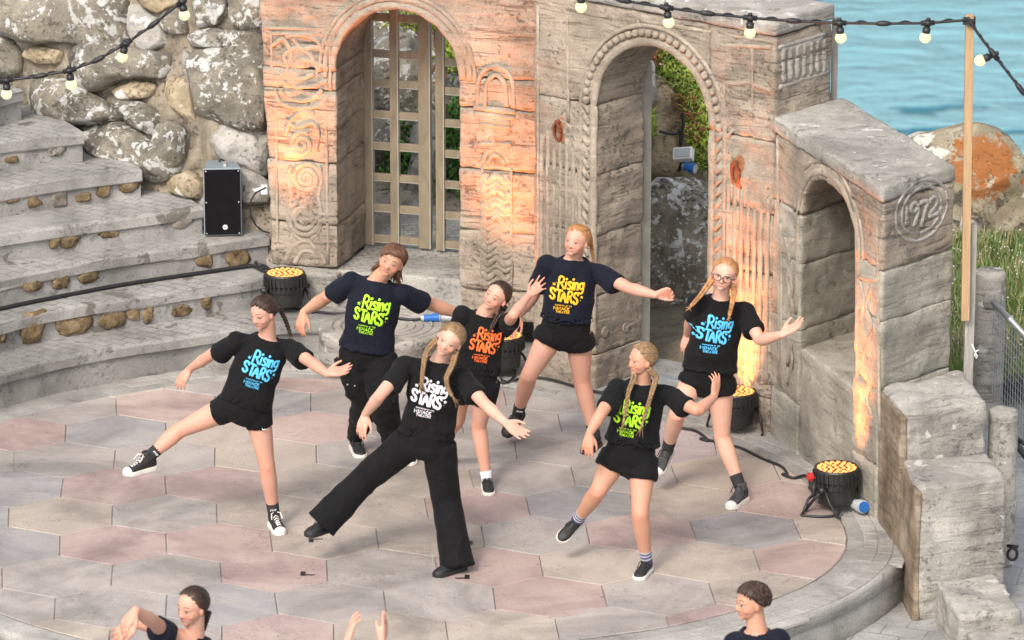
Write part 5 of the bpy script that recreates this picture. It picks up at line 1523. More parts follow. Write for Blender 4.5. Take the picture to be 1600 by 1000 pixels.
LOGO = []        # (polyline, width) in units of the width of the big word
def _logo():
    def add(pts, w): LOGO.append((pts, w))
    y0 = 0.0; H_ = .40; w = .086
    def S(x, y, sx, sy): add([(x + .92 * sx, y + .80 * sy), (x + .72 * sx, y + .98 * sy), (x + .28 * sx, y + .98 * sy), (x + .06 * sx, y + .78 * sy), (x + .2 * sx, y + .58 * sy), (x + .75 * sx, y + .44 * sy), (x + .94 * sx, y + .24 * sy), (x + .72 * sx, y + .02 * sy), (x + .26 * sx, y + .02 * sy), (x + .05 * sx, y + .2 * sy)], w)
    S(.0, .05, .17, .40)
    add([(.215, .43), (.40, .40)], w); add([(.315, .40), (.30, .03)], w)
    add([(.385, .02), (.475, .40), (.56, .0)], w); add([(.42, .14), (.53, .13)], w * .9)
    add([(.63, .0), (.63, .40), (.74, .40), (.775, .32), (.74, .21), (.64, .19)], w); add([(.70, .19), (.78, .0)], w)
    S(.83, -.05, .17, .42)
    w2 = .078
    add([(.24, .50), (.27, .93), (.40, .91), (.44, .80), (.39, .70), (.27, .69)], w2); add([(.34, .69), (.44, .50)], w2)
    add([(.50, .50), (.52, .74)], w2); add([(.527, .845), (.530, .85)], w2 * 1.25)
    add([(.70, .72), (.66, .76), (.60, .73), (.60, .66), (.68, .61), (.70, .54), (.65, .48), (.58, .51)], w2)
    add([(.76, .49), (.77, .74)], w2); add([(.775, .845), (.778, .85)], w2 * 1.25)
    add([(.83, .49), (.845, .73)], w2); add([(.845, .66), (.90, .74), (.945, .70), (.945, .49)], w2)
    add([(1.14, .70), (1.06, .74), (1.01, .68), (1.01, .56), (1.06, .51), (1.14, .56)], w2); add([(1.15, .75), (1.14, .42), (1.08, .34), (1.00, .37)], w2)
    for (cx, cy, r) in ((.10, .60, .045), (1.12, .22, .042)):
        for k in range(5):
            a = math.pi / 2 + k * 2 * math.pi / 5; add([(cx, cy), (cx + r * math.cos(a), cy + r * math.sin(a))], .030)
    add([(.165, .675), (.168, .678)], .028); add([(1.09, .10), (1.092, .102)], .026)
    def word(txt, x0, y0, h, sp, w):
        G = {'M': [[(0, 0), (0, 1), (.4, .35), (.8, 1), (.8, 0)]], 'I': [[(.1, 0), (.1, 1)]], 'N': [[(0, 0), (0, 1), (.65, 0), (.65, 1)]], 'A': [[(0, 0), (.36, 1), (.72, 0)], [(.15, .35), (.57, .35)]], 'C': [[(.62, .85), (.35, 1), (.05, .75), (.05, .25), (.35, 0), (.62, .15)]], 'K': [[(0, 0), (0, 1)], [(.6, 1), (.05, .5), (.62, 0)]],
             'T': [[(0, 1), (.66, 1)], [(.33, 1), (.33, 0)]], 'H': [[(0, 0), (0, 1)], [(.6, 0), (.6, 1)], [(0, .5), (.6, .5)]], 'E': [[(.55, 1), (0, 1), (0, 0), (.55, 0)], [(0, .5), (.48, .5)]], 'R': [[(0, 0), (0, 1), (.5, 1), (.6, .75), (.5, .5), (0, .5)], [(.25, .5), (.62, 0)]],
             'S': [[(.55, .88), (.3, 1), (.05, .8), (.5, .35), (.5, .1), (.3, 0), (0, .12)]], 'U': [[(0, 1), (0, .2), (.3, 0), (.6, .2), (.6, 1)]], 'P': [[(0, 0), (0, 1), (.5, 1), (.6, .75), (.5, .5), (0, .5)]], 'O': [[(.3, 0), (.02, .3), (.02, .7), (.3, 1), (.6, .7), (.6, .3), (.3, 0)]], 'D': [[(0, 0), (0, 1), (.4, .95), (.62, .5), (.4, .05), (0, 0)]], 'B': [[(0, 0), (0, 1), (.45, .95), (.5, .75), (.4, .52), (0, .5)], [(.4, .52), (.6, .3), (.5, .03), (0, 0)]], 'Y': [[(0, 1), (.3, .5), (.6, 1)], [(.3, .5), (.3, 0)]]}
        wd = {'M': .8, 'I': .2, ' ': .3}
        x = x0
        for ch in txt:
            for st in G.get(ch, []): add([(x + px * h, y0 + py * h) for px, py in st], w)
            x += (wd.get(ch, .64) + sp) * h
    word('SUPPORTED BY THE', .20, -.160, .040, .36, .009)
    word('MINACK', .17, -.305, .105, .34, .024)
    word('THEATRE', .25, -.415, .075, .34, .016)
_logo()

def shirt_print(parent, bvh, chest, lat, fwd, up, width, mat):
    mb = MB()
    for pts, w in LOGO:
        P = np.array(pts, float); n = len(P)
        if n > 2 and w > .03:
            t = np.arange(n); tt = np.linspace(0, n - 1, (n - 1) * 3 + 1); P = np.stack([np.interp(tt, t, P[:, k]) for k in range(2)], 1)
            for _ in range(1): P[1:-1] = (P[:-2] + 3 * P[1:-1] + P[2:]) / 5
        else:
            d = np.linalg.norm(P[-1] - P[0]); m = max(2, int(d / .06) + 1); 
            if n == 2: P = np.stack([np.linspace(P[0, k], P[1, k], m) for k in range(2)], 1)
        d = unit(np.r_[P[0] - P[1], 0])[:2]; P = np.concatenate([[P[0] + d * w * .40], P, [P[-1] - unit(np.r_[P[-2] - P[-1], 0])[:2] * w * .40]])
        r = np.full(len(P), w / 2); r[0] = r[-1] = w * .30
        T = np.gradient(P, axis=0); T /= np.linalg.norm(T, axis=1)[:, None] + 1e-9; Nn = np.stack([-T[:, 1], T[:, 0]], 1)
        V = []
        for i in range(len(P)):
            for q, hgt in ((-1, 0.0), (-.75, 1.0), (0, 1.15), (.75, 1.0), (1, 0.0)):
                x, y = (P[i] + Nn[i] * q * r[i] - [.57, .45]) * width
                o = chest + lat * x + up * y + fwd * .5
                hit = bvh.ray_cast(Vector(o), Vector(-fwd), 1.0)
                if hit[0] is None: h = chest + lat * x + up * y
                else: h = np.array(hit[0])
                V.append(h + fwd * (.0035 * hgt + (w * 20 % 1) * .0003 - .001))
        F = []
        for i in range(len(P) - 1):
            for q in range(4): F.append((i * 5 + q, i * 5 + q + 1, (i + 1) * 5 + q + 1, (i + 1) * 5 + q))
        mb.add(V, F)
    o = obj('shirt_print', mb, mat, parent, smooth=True)
    return o

def hair_cap(H, X, F, U, hh, mat, parent, style='back', thick=.022, seed=0, gather=(0, -1, -.1)):
    """combed hair: strands sweep from the face hairline to where the hair is gathered"""
    c = H + (F * -.06 + U * .13) * hh
    rad = np.array((.345 + thick, .43 + thick, .375 + thick)) * hh
    if style == 'back':
        g = unit(np.array(gather)); nA, nT = 120, 26
        e1 = np.array([1.0, 0, 0]); e2 = unit(np.cross(g, e1)); e2 = e2 if e2[2] > 0 else -e2
        ctl = [(0, 141), (25, 140), (48, 136), (68, 128), (88, 116), (103, 102), (116, 86), (135, 76), (160, 68), (180, 64)]
        V = []
        for i in range(nA):
            b = 360 * i / nA; bb = min(b, 360 - b)
            pm_ = np.radians(np.interp(bb, [q[0] for q in ctl], [q[1] for q in ctl]))
            dirp = e2 * math.cos(math.radians(b)) + e1 * math.sin(math.radians(b))
            for j in range(nT):
                s = j / (nT - 1); p = pm_ * (.03 + .97 * s)
                q = g * math.cos(p) + dirp * math.sin(p)
                groove = 1 + .012 * math.sin(b * .9 + 3 * math.sin(b * .13 + seed)) + .010 * noise3(np.array([[b * .33, s * 2.2, seed * 3.1]]))[0]
                if bb < 9: groove -= .018 * (1 - bb / 9) * min(1, s * 2)
                k = groove * (1 if s < .9 else 1 - (s - .9) / .1 * (thick * 1.5 + .045))
                V.append(c + (X * q[0] * rad[0] + F * q[1] * rad[1] + U * q[2] * rad[2]) * k)
        Q = np.array([[i * nT + j, i * nT + j + 1, ((i + 1) % nA) * nT + j + 1, ((i + 1) % nA) * nT + j] for i in range(nA) for j in range(nT - 1)])
        me = fast_quads('hair', np.array(V), Q)
        o = link('hair', me, mat, parent)
        r = np.random.default_rng(seed + 31); mb = MB()
        for k in range(230):                            # single locks lying over the combed mass, a few fly loose
            b = r.uniform(0, 360); bb = min(b, 360 - b)
            pm_ = math.radians(np.interp(bb, [q[0] for q in ctl], [q[1] for q in ctl]))
            a0, a1 = r.uniform(.10, .45), r.uniform(.75, 1.03)
            if r.random() < .3: a1 = r.uniform(1.0, 1.06)
            db = r.normal() * 7; lift = r.uniform(.0, .02) + (.05 * r.random() if r.random() < .07 else 0)
            pts = []
            for j in range(7):
                s_ = a1 + (a0 - a1) * j / 6; p = pm_ * s_; bq = math.radians(b + db * j / 6)
                q = g * math.cos(p) + (e2 * math.cos(bq) + e1 * math.sin(bq)) * math.sin(p)
                kk = 1.004 + lift * math.sin(math.pi * j / 6) - (max(0, s_ - .9) / .1 * (thick + .03))
                pts.append(c + (X * q[0] * rad[0] + F * q[1] * rad[1] + U * q[2] * rad[2]) * kk)
            mb.tube(pts, np.array([.25, .8, 1, 1, 1, .8, .3]) * r.uniform(.0013, .0034), 5)
        lo = obj('locks', mb, mat, smooth=True); lo.parent = o
        return o
    # short or shaggy hair: a cap plus many overlapping locks that follow the skull
    nA, nT = 90, 20; V = []
    ctl = [(0, 57), (30, 60), (62, 78), (80, 100), (100, 112), (130, 128), (180, 132)]
    for i in range(nA):
        b = 360 * i / nA; bb = min(b, 360 - b); pm_ = np.radians(np.interp(bb, [q[0] for q in ctl], [q[1] for q in ctl]))
        for j in range(nT):
            s = j / (nT - 1); p = pm_ * (.02 + .98 * s)
            q = np.array([math.sin(math.radians(b)) * math.sin(p), math.cos(math.radians(b)) * math.sin(p), math.cos(p)])
            k = 1 + .018 * math.sin(b * .5 + seed) * s + (0 if s < .88 else -(s - .88) / .12 * (thick + .05))
            V.append(c + (X * q[0] * rad[0] + F * q[1] * rad[1] + U * q[2] * rad[2]) * k)
    Q = np.array([[i * nT + j, ((i + 1) % nA) * nT + j, ((i + 1) % nA) * nT + j + 1, i * nT + j + 1] for i in range(nA) for j in range(nT - 1)])
    o = link('hair', fast_quads('hair', np.array(V), Q), mat, parent)
    r = np.random.default_rng(seed + 3); mb = MB()
    nl = 560
    for k in range(nl):
        b = r.uniform(0, 360); bb = min(b, 360 - b); lim = np.interp(bb, [q[0] for q in ctl], [q[1] for q in ctl])
        p0 = r.uniform(.05, .8) * lim
        L = r.uniform(25, 45) if style == 'short' else r.uniform(38, 62)
        if style == 'short' and bb > 55: L *= .55
        sw = r.normal() * 8 + (14 if style == 'shaggy' else 5)
        pts = []; off_ = r.uniform(-.01, .035)
        for j in range(6):
            p = p0 + L * j / 5
            mx = lim + r.normal() * 3.5 + (10 if style == 'short' else (9 if bb < 62 else (4 if bb < 100 else 26)))
            p_ = p0 + min(L, mx - p0) * j / 5; bq = b + sw * j / 5
            q = np.array([math.sin(math.radians(bq)) * math.sin(math.radians(p_)), math.cos(math.radians(bq)) * math.sin(math.radians(p_)), math.cos(math.radians(p_))])
            pts.append(c + (X * q[0] * rad[0] + F * q[1] * rad[1] + U * q[2] * rad[2]) * (1.0 + .018 * math.sin(j * .6) + off_))
        mb.tube(pts, np.array([.3, .9, 1, .9, .65, .12]) * r.uniform(.0028, .0055), 5)
    if style == 'shaggy':                               # long at the nape
        for k in range(150):
            b = r.uniform(105, 255); q = math.radians(b); p = math.radians(118)
            s0 = c + (X * math.sin(q) * math.sin(p) * rad[0] + F * math.cos(q) * math.sin(p) * rad[1] + U * math.cos(p) * rad[2])
            dn = -U * r.uniform(.35, .68) * hh
            pts = [s0, s0 + dn * .5 - F * .02 * hh + r.normal(size=3) * .006, s0 + dn + X * math.sin(q) * .12 * hh + r.normal(size=3) * .012]
            mb.tube(pts, [.007, .007, .0015], 5)
    lo = obj('locks', mb, mat, smooth=True); lo.parent = o
    return o

DBG = []
def person(d):
    k = d['k']
    sole = d['sole']; base = at(*sole, d.get('z', 0.0))
    Y = base[1] + d.get('dy', 0.0)
    root = thing('person', [base[0], base[1], d.get('z', 0.0)], d['label'], 'person', d.get('group'))
    def K(o): return keep(o, root)
    P = aty(*d['pelvis'], Y)
    Nk = aty(*d['neck'], Y + d.get('lean', 0.0))
    def axis(yaw, roll): y, r = math.radians(yaw), math.radians(roll); return np.array([math.cos(y) * math.cos(r), math.sin(y) * math.cos(r), math.sin(r)])
    la_p, la_c = axis(d.get('pyaw', 0), d.get('proll', 0)), axis(d.get('cyaw', 0), d.get('croll', 0))
    up = unit(Nk - P); Lt = np.linalg.norm(Nk - P)
    sw = .148 * k * d.get('sw', 1)
    shc = Nk - up * .035 * k
    if 'sh' in d:
        SH = {s: aty(*d['sh'][s], shc[1] + (-1 if s == 'L' else 1) * sw * math.sin(math.radians(d.get('cyaw', 0)))) for s in 'LR'}
        la_c = unit(SH['R'] - SH['L'])
    else: SH = {'L': shc - la_c * sw, 'R': shc + la_c * sw}
    hw = .082 * k
    HP = {'L': P - la_p * hw - up * .03 * k, 'R': P + la_p * hw - up * .03 * k}
    fat = d.get('fat', 1.0)
    # ---------------- body
    b = MB()
    def tring(s, ax, ay, e=2.3, shift=0):
        la = unit(la_p * (1 - s) + la_c * s); lat, fw, u_ = basis(la, up)
        c = P + (Nk - P) * s + fw * shift
        return superring(c, ax * k, ay * k, lat, fw, 32, e)
    b.loft([tring(-.12, .05, .05), tring(-.06, .125, .09), tring(.05, .14, .10), tring(.35, .115, .085), tring(.6, .13, .09), tring(.8, .135, .085), tring(.92, .11, .07), tring(1.0, .055, .05)])
    arms = {}
    for s in 'LR':
        sg = -1 if s == 'L' else 1
        a = d.get('arm' + s)
        if not a: continue
        ua, fa_ = .255 * k, .222 * k
        E = reach(SH[s], a['el'], ua, a.get('es', 0)); Wt = reach(E, a['wr'], fa_, a.get('ws', 0))
        for _ in range(1):
            pass
        tip = reach(Wt, a['tip'], .15 * k, a.get('ts', 0))
        arms[s] = (E, Wt, tip)
        b.ell(SH[s], (.046 * k,) * 3, nu=14, nv=10)
        limb(b, [SH[s], SH[s] * .5 + E * .5, E, E * .65 + Wt * .35, Wt], np.array([.045, .041 * fat, .0355 * fat, .037 * fat, .0235]) * k)
        hand(b, Wt, tip - Wt, np.array(a.get('palm', (0, -1, 0)), float), a.get('thumb', 1), k * 1.0, a.get('curl', (.25, .3, .33, .4)), a.get('th', .6), a.get('spread', 1.0))
    legs = {}
    for s in 'LR':
        l = d.get('leg' + s)
        if not l: continue
        th_, sk = .368 * k, .352 * k
        Kn = reach(HP[s], l['kn'], th_, l.get('ks', 0))
        if l.get('ground'):
            A = at(l['an'][0], l['an'][1], d.get('z', 0) + .079 * k)
            for _ in range(3):                          # share the leg's length between thigh and shank
                r_ = ray(*l['kn']); r_ = r_ / np.linalg.norm(r_); tk = (Kn - CAM) @ r_
                cand = [CAM + r_ * (tk + q) for q in np.linspace(-.12, .12, 49)]
                Kn = min(cand, key=lambda p: abs(np.linalg.norm(p - HP[s]) - th_) + abs(np.linalg.norm(p - A) - sk))
            DBG.append((d['label'][:25], s, round(np.linalg.norm(Kn - HP[s]) / th_, 2), round(np.linalg.norm(Kn - A) / sk, 2), round(A[1] - HP[s][1], 2)))
        else: A = reach(Kn, l['an'], sk, l.get('as', 0))
        legs[s] = (Kn, A)
        lt = l.get('fat', fat)
        limb(b, [HP[s], HP[s] * .55 + Kn * .45, HP[s] * .15 + Kn * .85, Kn, Kn * .7 + A * .3, Kn * .35 + A * .65, A], np.array([.082 * lt, .070 * lt, .053 * lt, .0505 * lt, .0515 * lt, .040 * lt, .031]) * k, 18)
        kd = unit(np.cross(la_p, unit(A - HP[s]))); kd = kd if kd[1] < 0 else -kd
        b.ell(Kn + kd * .016 * k, (.037 * k,) * 3, nu=12, nv=8)
    # neck and head
    hh = .193 * d.get('hk', 1.0) * (.55 + .45 * k)
    Hd = reach(Nk, d['head'], .172 * (.5 + .5 * k), d.get('hs', 0)) if 'hd' not in d else aty(*d['head'], Nk[1] + d['hd'])
    X, F, U = head_frame(*d['hrot']); X = X * 1.07
    nb_ = Hd + (F * -.10 + U * -.30) * hh
    limb(b, [Nk - up * .05, Nk, nb_ * .5 + Nk * .5, nb_], np.array([.075, .054, .049, .050]) * (.5 + .5 * k) * d.get('neckw', 1))
    HPt = head_pieces(b, Hd, X, F, U, hh, d.get('face', 1.0))
    V, No, Q = remesh(b, .0056, 3, .5)
    skin = SK[d.get('skin', 'pink')]
    bm_ = fast_quads('body', V, Q)
    flush = np.zeros(len(V))
    def blush(p, r, w):
        np.maximum(flush, w * np.exp(-((V - p) ** 2).sum(1) / (r * r)), out=flush)
    for s in (-1, 1): blush(HPt(s * .19, .33, .36), .028, .75); blush(HPt(s * .36, -.03, .44), .018, .8)
    blush(HPt(0, .46, .33), .014, .6)
    for s in arms: blush(arms[s][0], .045, .55); blush(arms[s][2], .055, .75); blush(arms[s][1] * .4 + arms[s][2] * .6, .05, .5)
    for s in legs: blush(legs[s][0], .06, .65); blush(legs[s][0] * .5 + legs[s][1] * .5, .05, .25)
    flush *= np.clip(.8 + .35 * noise3(V * 28), 0, 1)
    at_ = bm_.attributes.new('flush', 'FLOAT', 'POINT'); at_.data.foreach_set('value', flush.astype(np.float32))
    body = K(link('body', bm_, skin))
    bvh = BVHTree.FromPolygons([tuple(v) for v in V], [tuple(int(i) for i in q) for q in Q[np.einsum('ij,ij->i', V[Q[:, 0]] - Hd, V[Q[:, 0]] - Hd) < (.66 * hh) ** 2]])
    def sub(name, mbs, mat, par, **kw):
        o = obj(name, mbs, mat, **kw); o.parent = par; return o
    def patchobj(name, outlines, off, mat, par=None, mb=None):
        mb = mb or MB()
        for o_ in outlines: mb.add(*face_patch(bvh, HPt, F, o_, off, hh))
        o = obj(name, mb, mat, smooth=True); o.parent = body if par is None else par
        return o
    gz = d.get('gaze', 0.0); ex, ez = .138, .470
    oh = d.get('eye', 1.0)
    for s in (-1, 1):
        e = patchobj('eye', [almond(s * ex, ez, .064, .038 * oh, s * .08)], .010, MT['eye_white'])
        ic = s * ex + gz
        patchobj('iris', [[(ic + .033 * math.cos(a), ez + .004 + .032 * oh * math.sin(a)) for a in np.linspace(0, 6.283, 15)[:-1]]], .017, MT['iris'], e)
        n_ = 9; lo = [(s * ex - .068 + .136 * i / (n_ - 1), ez + .006 + .032 * oh * math.sin(math.pi * i / (n_ - 1)) + s * (.136 * i / (n_ - 1) - .068) * .08) for i in range(n_)]
        patchobj('eyelash', [lo + [(x, z + .011) for x, z in lo[::-1]]], .020, MT['brow'], e)
        br_ = [(s * (.045 + .20 * t),   .580 + .040 * math.sin(math.pi * (t * .8 + .1)) - .01 * t) for t in np.linspace(0, 1, 8)]
        patchobj('eyebrow', [br_ + [(x, z + .020 * (1 - .6 * i / 7)) for i, (x, z) in list(enumerate(br_))[::-1]]], .012, MT['brow'] if d['hair'] in ('brown', 'dark') else MT['fair_brow'])
    mw = .118
    sm = d.get('smile', .012)
    ml = [(mw * t, .190 + sm * t * t) for t in np.linspace(-1, 1, 11)]
    mo = patchobj('mouth', [ml + [(x, z + .025 * (1 - (x / mw) ** 2) * (1 - .25 * math.exp(-(x / .02) ** 2))) for x, z in ml[::-1]], ml[::-1] + [(x, z - .032 * (1 - (x / mw) ** 2)) for x, z in ml]], .008, MT['lip'])
    patchobj('mouth_line', [[(x, z - .005) for x, z in ml] + [(x, z + .005) for x, z in ml[::-1]]], .014, MT['mouth_line'], mo)
    patchobj('nostrils', [almond(s * .034, .292, .020, .011) for s in (-1, 1)], .004, MT['mouth_line'])
    # ---------------- hair
    hm = HM[d['hair']]
    st = d.get('hairstyle', 'back')
    hc = hair_cap(Hd, X, F, U, hh, hm, None, st, d.get('hth', .022), d.get('seed', 0), d.get('gather', (0, -1, -.1)))
    K(hc)
    for bi, bd in enumerate(d.get('braids', [])):
        mb = MB()
        pts = []
        for i, q in enumerate(bd['pts']):
            if len(q) == 3 and isinstance(q[0], str): continue
            pts.append(aty(q[0], q[1], Nk[1] + q[2]))
        if 'root' in bd: pts = [HPt(*bd['root'])] + pts
        braid(mb, pts, bd.get('r', .016) * .5 + .004, bd.get('r1', .010) * .5 + .003, bd.get('turns', 5), bd.get('tail', .05))
        o = obj('braid', mb, hm, smooth=True); o.parent = hc
    if d.get('bun'):
        pass
    # ---------------- t-shirt
    if d.get('shirt'):
        tm = CM[d['shirt']]
        hs = d.get('hem', -.16)
        s = MB()
        w = d.get('tw', 1.0)
        dp = d.get('td', 1.0)
        R_ = [(hs + .22, .10, .07), (hs + .10, .150, .105), (hs + .012, .156 * w, .111 * dp), (hs, .162 * w, .116 * dp), (hs + .02, .163 * w, .116 * dp), (hs * .5 + .13, .155 * w, .110 * dp), (.35, .146 * w, .104 * dp), (.55, .146 * w, .104 * dp), (.72, .148 * w, .105 * dp), (.84, .140, .096), (.93, .112, .078), (.985, .086, .066), (1.0, .074, .060), (.965, .060, .052)]
        s.loft([tring(*q) for q in R_])
        for sd3 in 'LR':
            if sd3 not in arms: continue
            E, Wt, tip = arms[sd3]; S0 = SH[sd3]; dd = unit(E - S0)
            L = d.get('sleeve', .64) * np.linalg.norm(E - S0)
            inn = shc * .45 + S0 * .55 - up * .02 * k
            drop = np.array([0, 0, -.012 * k])
            pts = [inn, S0 + drop * .3, S0 + dd * L * .5 + drop, S0 + dd * L * .92 + drop * 1.4, S0 + dd * L + drop * 1.5, S0 + dd * L * .985 + drop * 1.5, S0 + dd * L * .80 + drop, S0 + dd * L * .55]
            s.tube(np.array(pts), np.array([.056, .060, .062, .066, .066, .052, .046, .03]) * k * d.get('slw', 1) * d.get('slf', 1), 18)
            s.ell(S0 - up * .004, (.0595 * k,) * 3, nu=14, nv=10)
        V, No, Q = remesh(s, .0076, 2, .5)
        tdir = np.stack([V @ la_c, V @ up, V @ np.cross(la_c, up)], 1) + d.get('seed', 0) * 3.7
        wr = noise3(tdir * [7, 15, 7] + .8 * noise3(tdir * 5)[:, None]) * .0075 + noise3(tdir * [16, 9, 14]) * .004 + (1 - np.abs(noise3(tdir * [9, 5, 9] + 9))) ** 4 * .009
        V = V + No * wr[:, None]
        sh_ = K(link('t_shirt', fast_quads('t_shirt', V, Q), tm))
        # ribbed collar
        lat, fw, u_ = basis(la_c, up)
        cc = P + (Nk - P) * .992
        aa = np.linspace(0, 2 * math.pi, 33)
        mb = MB(); mb.tube([cc + lat * math.cos(q) * .072 * k + fw * (math.sin(q) * .062 * k + .004) - up * (.018 * k * max(0, math.sin(q))) for q in aa], .0075 * k, 8)
        o = obj('collar', mb, tm, smooth=True); o.parent = sh_
        if d.get('print'):
            bv = BVHTree.FromPolygons([tuple(v) for v in V], [tuple(int(i) for i in q) for q in Q])
            cpos = P + (Nk - P) * d.get('ps', .66) + lat * d.get('px', .0) * k
            fwp = unit(fw + np.array([0, 0, 0.0]))
            shirt_print(sh_, bv, cpos, lat, fwp, u_, .172 * k * d.get('pw', 1.0), PR[d['print']])
    # ---------------- lower clothes
    low = d.get('low')
    if low:
        s = MB(); kind, amt = low[0], low[1]
        lat, fw, u_ = basis(la_p, up)
        if kind in ('shorts', 'loose', 'skirt'):
            g_ = {'shorts': 1.0, 'loose': 1.16, 'skirt': 1.1}[kind]
            s.loft([tring(.34, .128, .096), tring(.18, .140, .104), tring(.05, .150, .108), tring(-.08, .150 * (1 + .3 * (g_ - 1)), .108), tring(-.19, .12, .095), tring(-.25, .085, .08)])
            ends = {}
            for sd3 in 'LR':
                if sd3 not in legs: continue
                Kn = legs[sd3][0]; L = amt if np.isscalar(amt) else amt[sd3]
                e = HP[sd3] + (Kn - HP[sd3]) * L; m_ = HP[sd3] + (Kn - HP[sd3]) * L * .5; ends[sd3] = e
                dn = unit(Kn - HP[sd3])
                s.tube([HP[sd3] + up * .02, m_, e - dn * .01, e, e - dn * .008, m_], np.array([.090, .088 * g_, .084 * g_, .0835 * g_, .070 * g_, .03]) * k * max(1, fat * .98), 20)
            if kind == 'skirt':
                c1_, c2_ = ends['L'], ends['R']
                for tt_ in np.linspace(.15, .85, 5):
                    e = c1_ * (1 - tt_) + c2_ * tt_; h_ = HP['L'] * (1 - tt_) + HP['R'] * tt_
                    s.tube([h_ + up * .02, h_ * .5 + e * .5, e, e - (e - h_) * .05, h_ * .6 + e * .4], np.array([.085, .086, .086, .070, .03]) * k, 16)
        else:
            s.loft([tring(.30, .128, .096), tring(.16, .140, .105), tring(.05, .152, .112), tring(-.08, .150, .112), tring(-.17, .11, .09)])
            for sd3 in 'LR':
                Kn, A = legs[sd3]
                ft = unit(A - Kn)
                if kind == 'wide':
                    e = A + ft * .055 * k
                    s.tube([HP[sd3] + up * .03, HP[sd3] * .5 + Kn * .5, Kn, Kn * .5 + A * .5, A, e, e - ft * .012, Kn * .4 + A * .6], np.array([.100, .092, .084, .088, .096, .098, .084, .04]) * k * max(1, fat * .98), 22)
                else:
                    e = A + ft * .005
                    s.tube([HP[sd3] + up * .03, HP[sd3] * .5 + Kn * .5, Kn * .9 + HP[sd3] * .1, Kn, Kn * .75 + A * .25, Kn * .4 + A * .6, Kn * .15 + A * .85, e], np.array([.102, .094, .080, .076, .072, .064, .054, .045]) * k * max(1, fat * .92), 22)
                    s.ell(Kn, (.078 * k,) * 3, nu=12, nv=8)
        V, No, Q = remesh(s, .0080, 3, .5)
        wr = noise3(V * [9, 9, 15] + .8 * noise3(V * 6)[:, None]) * .005 + (1 - np.abs(noise3(V * 8 + 4))) ** 4 * (.012 if kind == 'jogger' else .006) + (noise3(V * [11, 11, 36]) * .006 if kind == 'jogger' else 0)
        V = V + No * wr[:, None]
        nm = {'shorts': 'shorts', 'loose': 'shorts', 'skirt': 'skirt', 'wide': 'trousers', 'jogger': 'trousers'}[kind]
        lo_ = K(link(nm, fast_quads(nm, V, Q), CM['black2']))
        if kind == 'jogger':
            for sd3, oo in (('L', -1), ('R', 1)):
                Kn, A = legs[sd3]
                c_ = HP[sd3] * .35 + Kn * .65 + lat * oo * .04 * k + fw * .075 * k
                mb = MB(); mb.add(*blob(c_, lat, unit(HP[sd3] - Kn), fw, .05 * k, .062 * k, .022 * k, 3 + oo, 16, 8, .6, .05)); o = obj('pocket', mb, CM['black2'], smooth=True); o.parent = lo_
                mb = MB()
                for q in (-.022, .022): mb.ell(c_ + fw * .025 * k + lat * q * k + unit(HP[sd3] - Kn) * .03 * k, (.006,) * 3, nu=8, nv=6)
                o = obj('press_stud', mb, MT['steel'], smooth=True); o.parent = lo_
        if d.get('tick'):
            Kn = legs['R'][0]; c_ = HP['R'] + (Kn - HP['R']) * (amt * .80) + fw * .089 * k + lat * .03 * k
            mb = MB(); mb.tube([c_ + lat * -.016 + up * .006, c_ + lat * -.008 - up * .004, c_ + lat * .02 + up * .012], [.001, .004, .001], 6); o = obj('tick_mark', mb, MT['white_plastic'], smooth=True); o.parent = lo_
    # ---------------- socks and shoes
    for s in 'LR':
        if s not in legs or 'shoe' not in d: continue
        l = d['leg' + s]; Kn, A = legs[s]; ft = unit(Kn - A)
        toe = l['toe']
        if l.get('flat', True):
            tz = aty(toe[0], toe[1], A[1]); tp = at(toe[0], toe[1], A[2] - .05 * k); tv = tp - A; tv[2] = 0; u = np.array([0, 0, 1.0])
            u = u * .85 + ft * .15
        else:
            tp = reach(A - ft * .03, toe, .165 * k, l.get('ts', 0)); tv = tp - (A - ft * .03); u = ft * .8 + np.array([0, 0, .2])
        so = d.get('sock', ('sockb', .05))
        mb = MB(); sl = so[1]
        if so[0] == 'stripe':
            for q in range(5):
                pass
            mb.tube([A + ft * (-.03) * k, A + ft * .0 * k, A + ft * .075 * k], np.array([.036, .036, .0385]) * k, 16); so_ = K(obj('sock', mb, CM['sockn'], smooth=True))
            mb = MB()
            for q in (.018, .043, .066): mb.tube([A + ft * q * k, A + ft * (q + .011) * k], np.array([.0385, .039]) * k, 16)
            o = obj('sock_stripes', mb, CM['sockg']); o.parent = so_
        else:
            top = sl + (.05 if d['shoe'] in ('converse', 'grey') else 0)
            mb.tube([A + ft * (-.03) * k, A + ft * .0 * k, A + ft * (top - .004) * k, A + ft * top * k], np.array([.036, .036, .0395, .037]) * k, 16); so_ = K(obj('sock', mb, CM[so[0]], smooth=True))
            if d.get('sockmark'):
                mb = MB(); qv = unit(np.cross(ft, np.cross(np.array([0, -1.0, 0]), ft)))
                lt_ = np.cross(ft, qv)
                for q in (-.014, -.004, .006, .016): mb.tube([A + (ft * (top * .55) + qv * .0385 + lt_ * q) * k, A + (ft * (top * .55 + .012) + qv * .0385 + lt_ * (q + .006)) * k], .0022, 5)
                o = obj('sock_mark', mb, MT['white_plastic']); o.parent = so_
        shoe(root, A, tv, u, ft, k, d['shoe'])
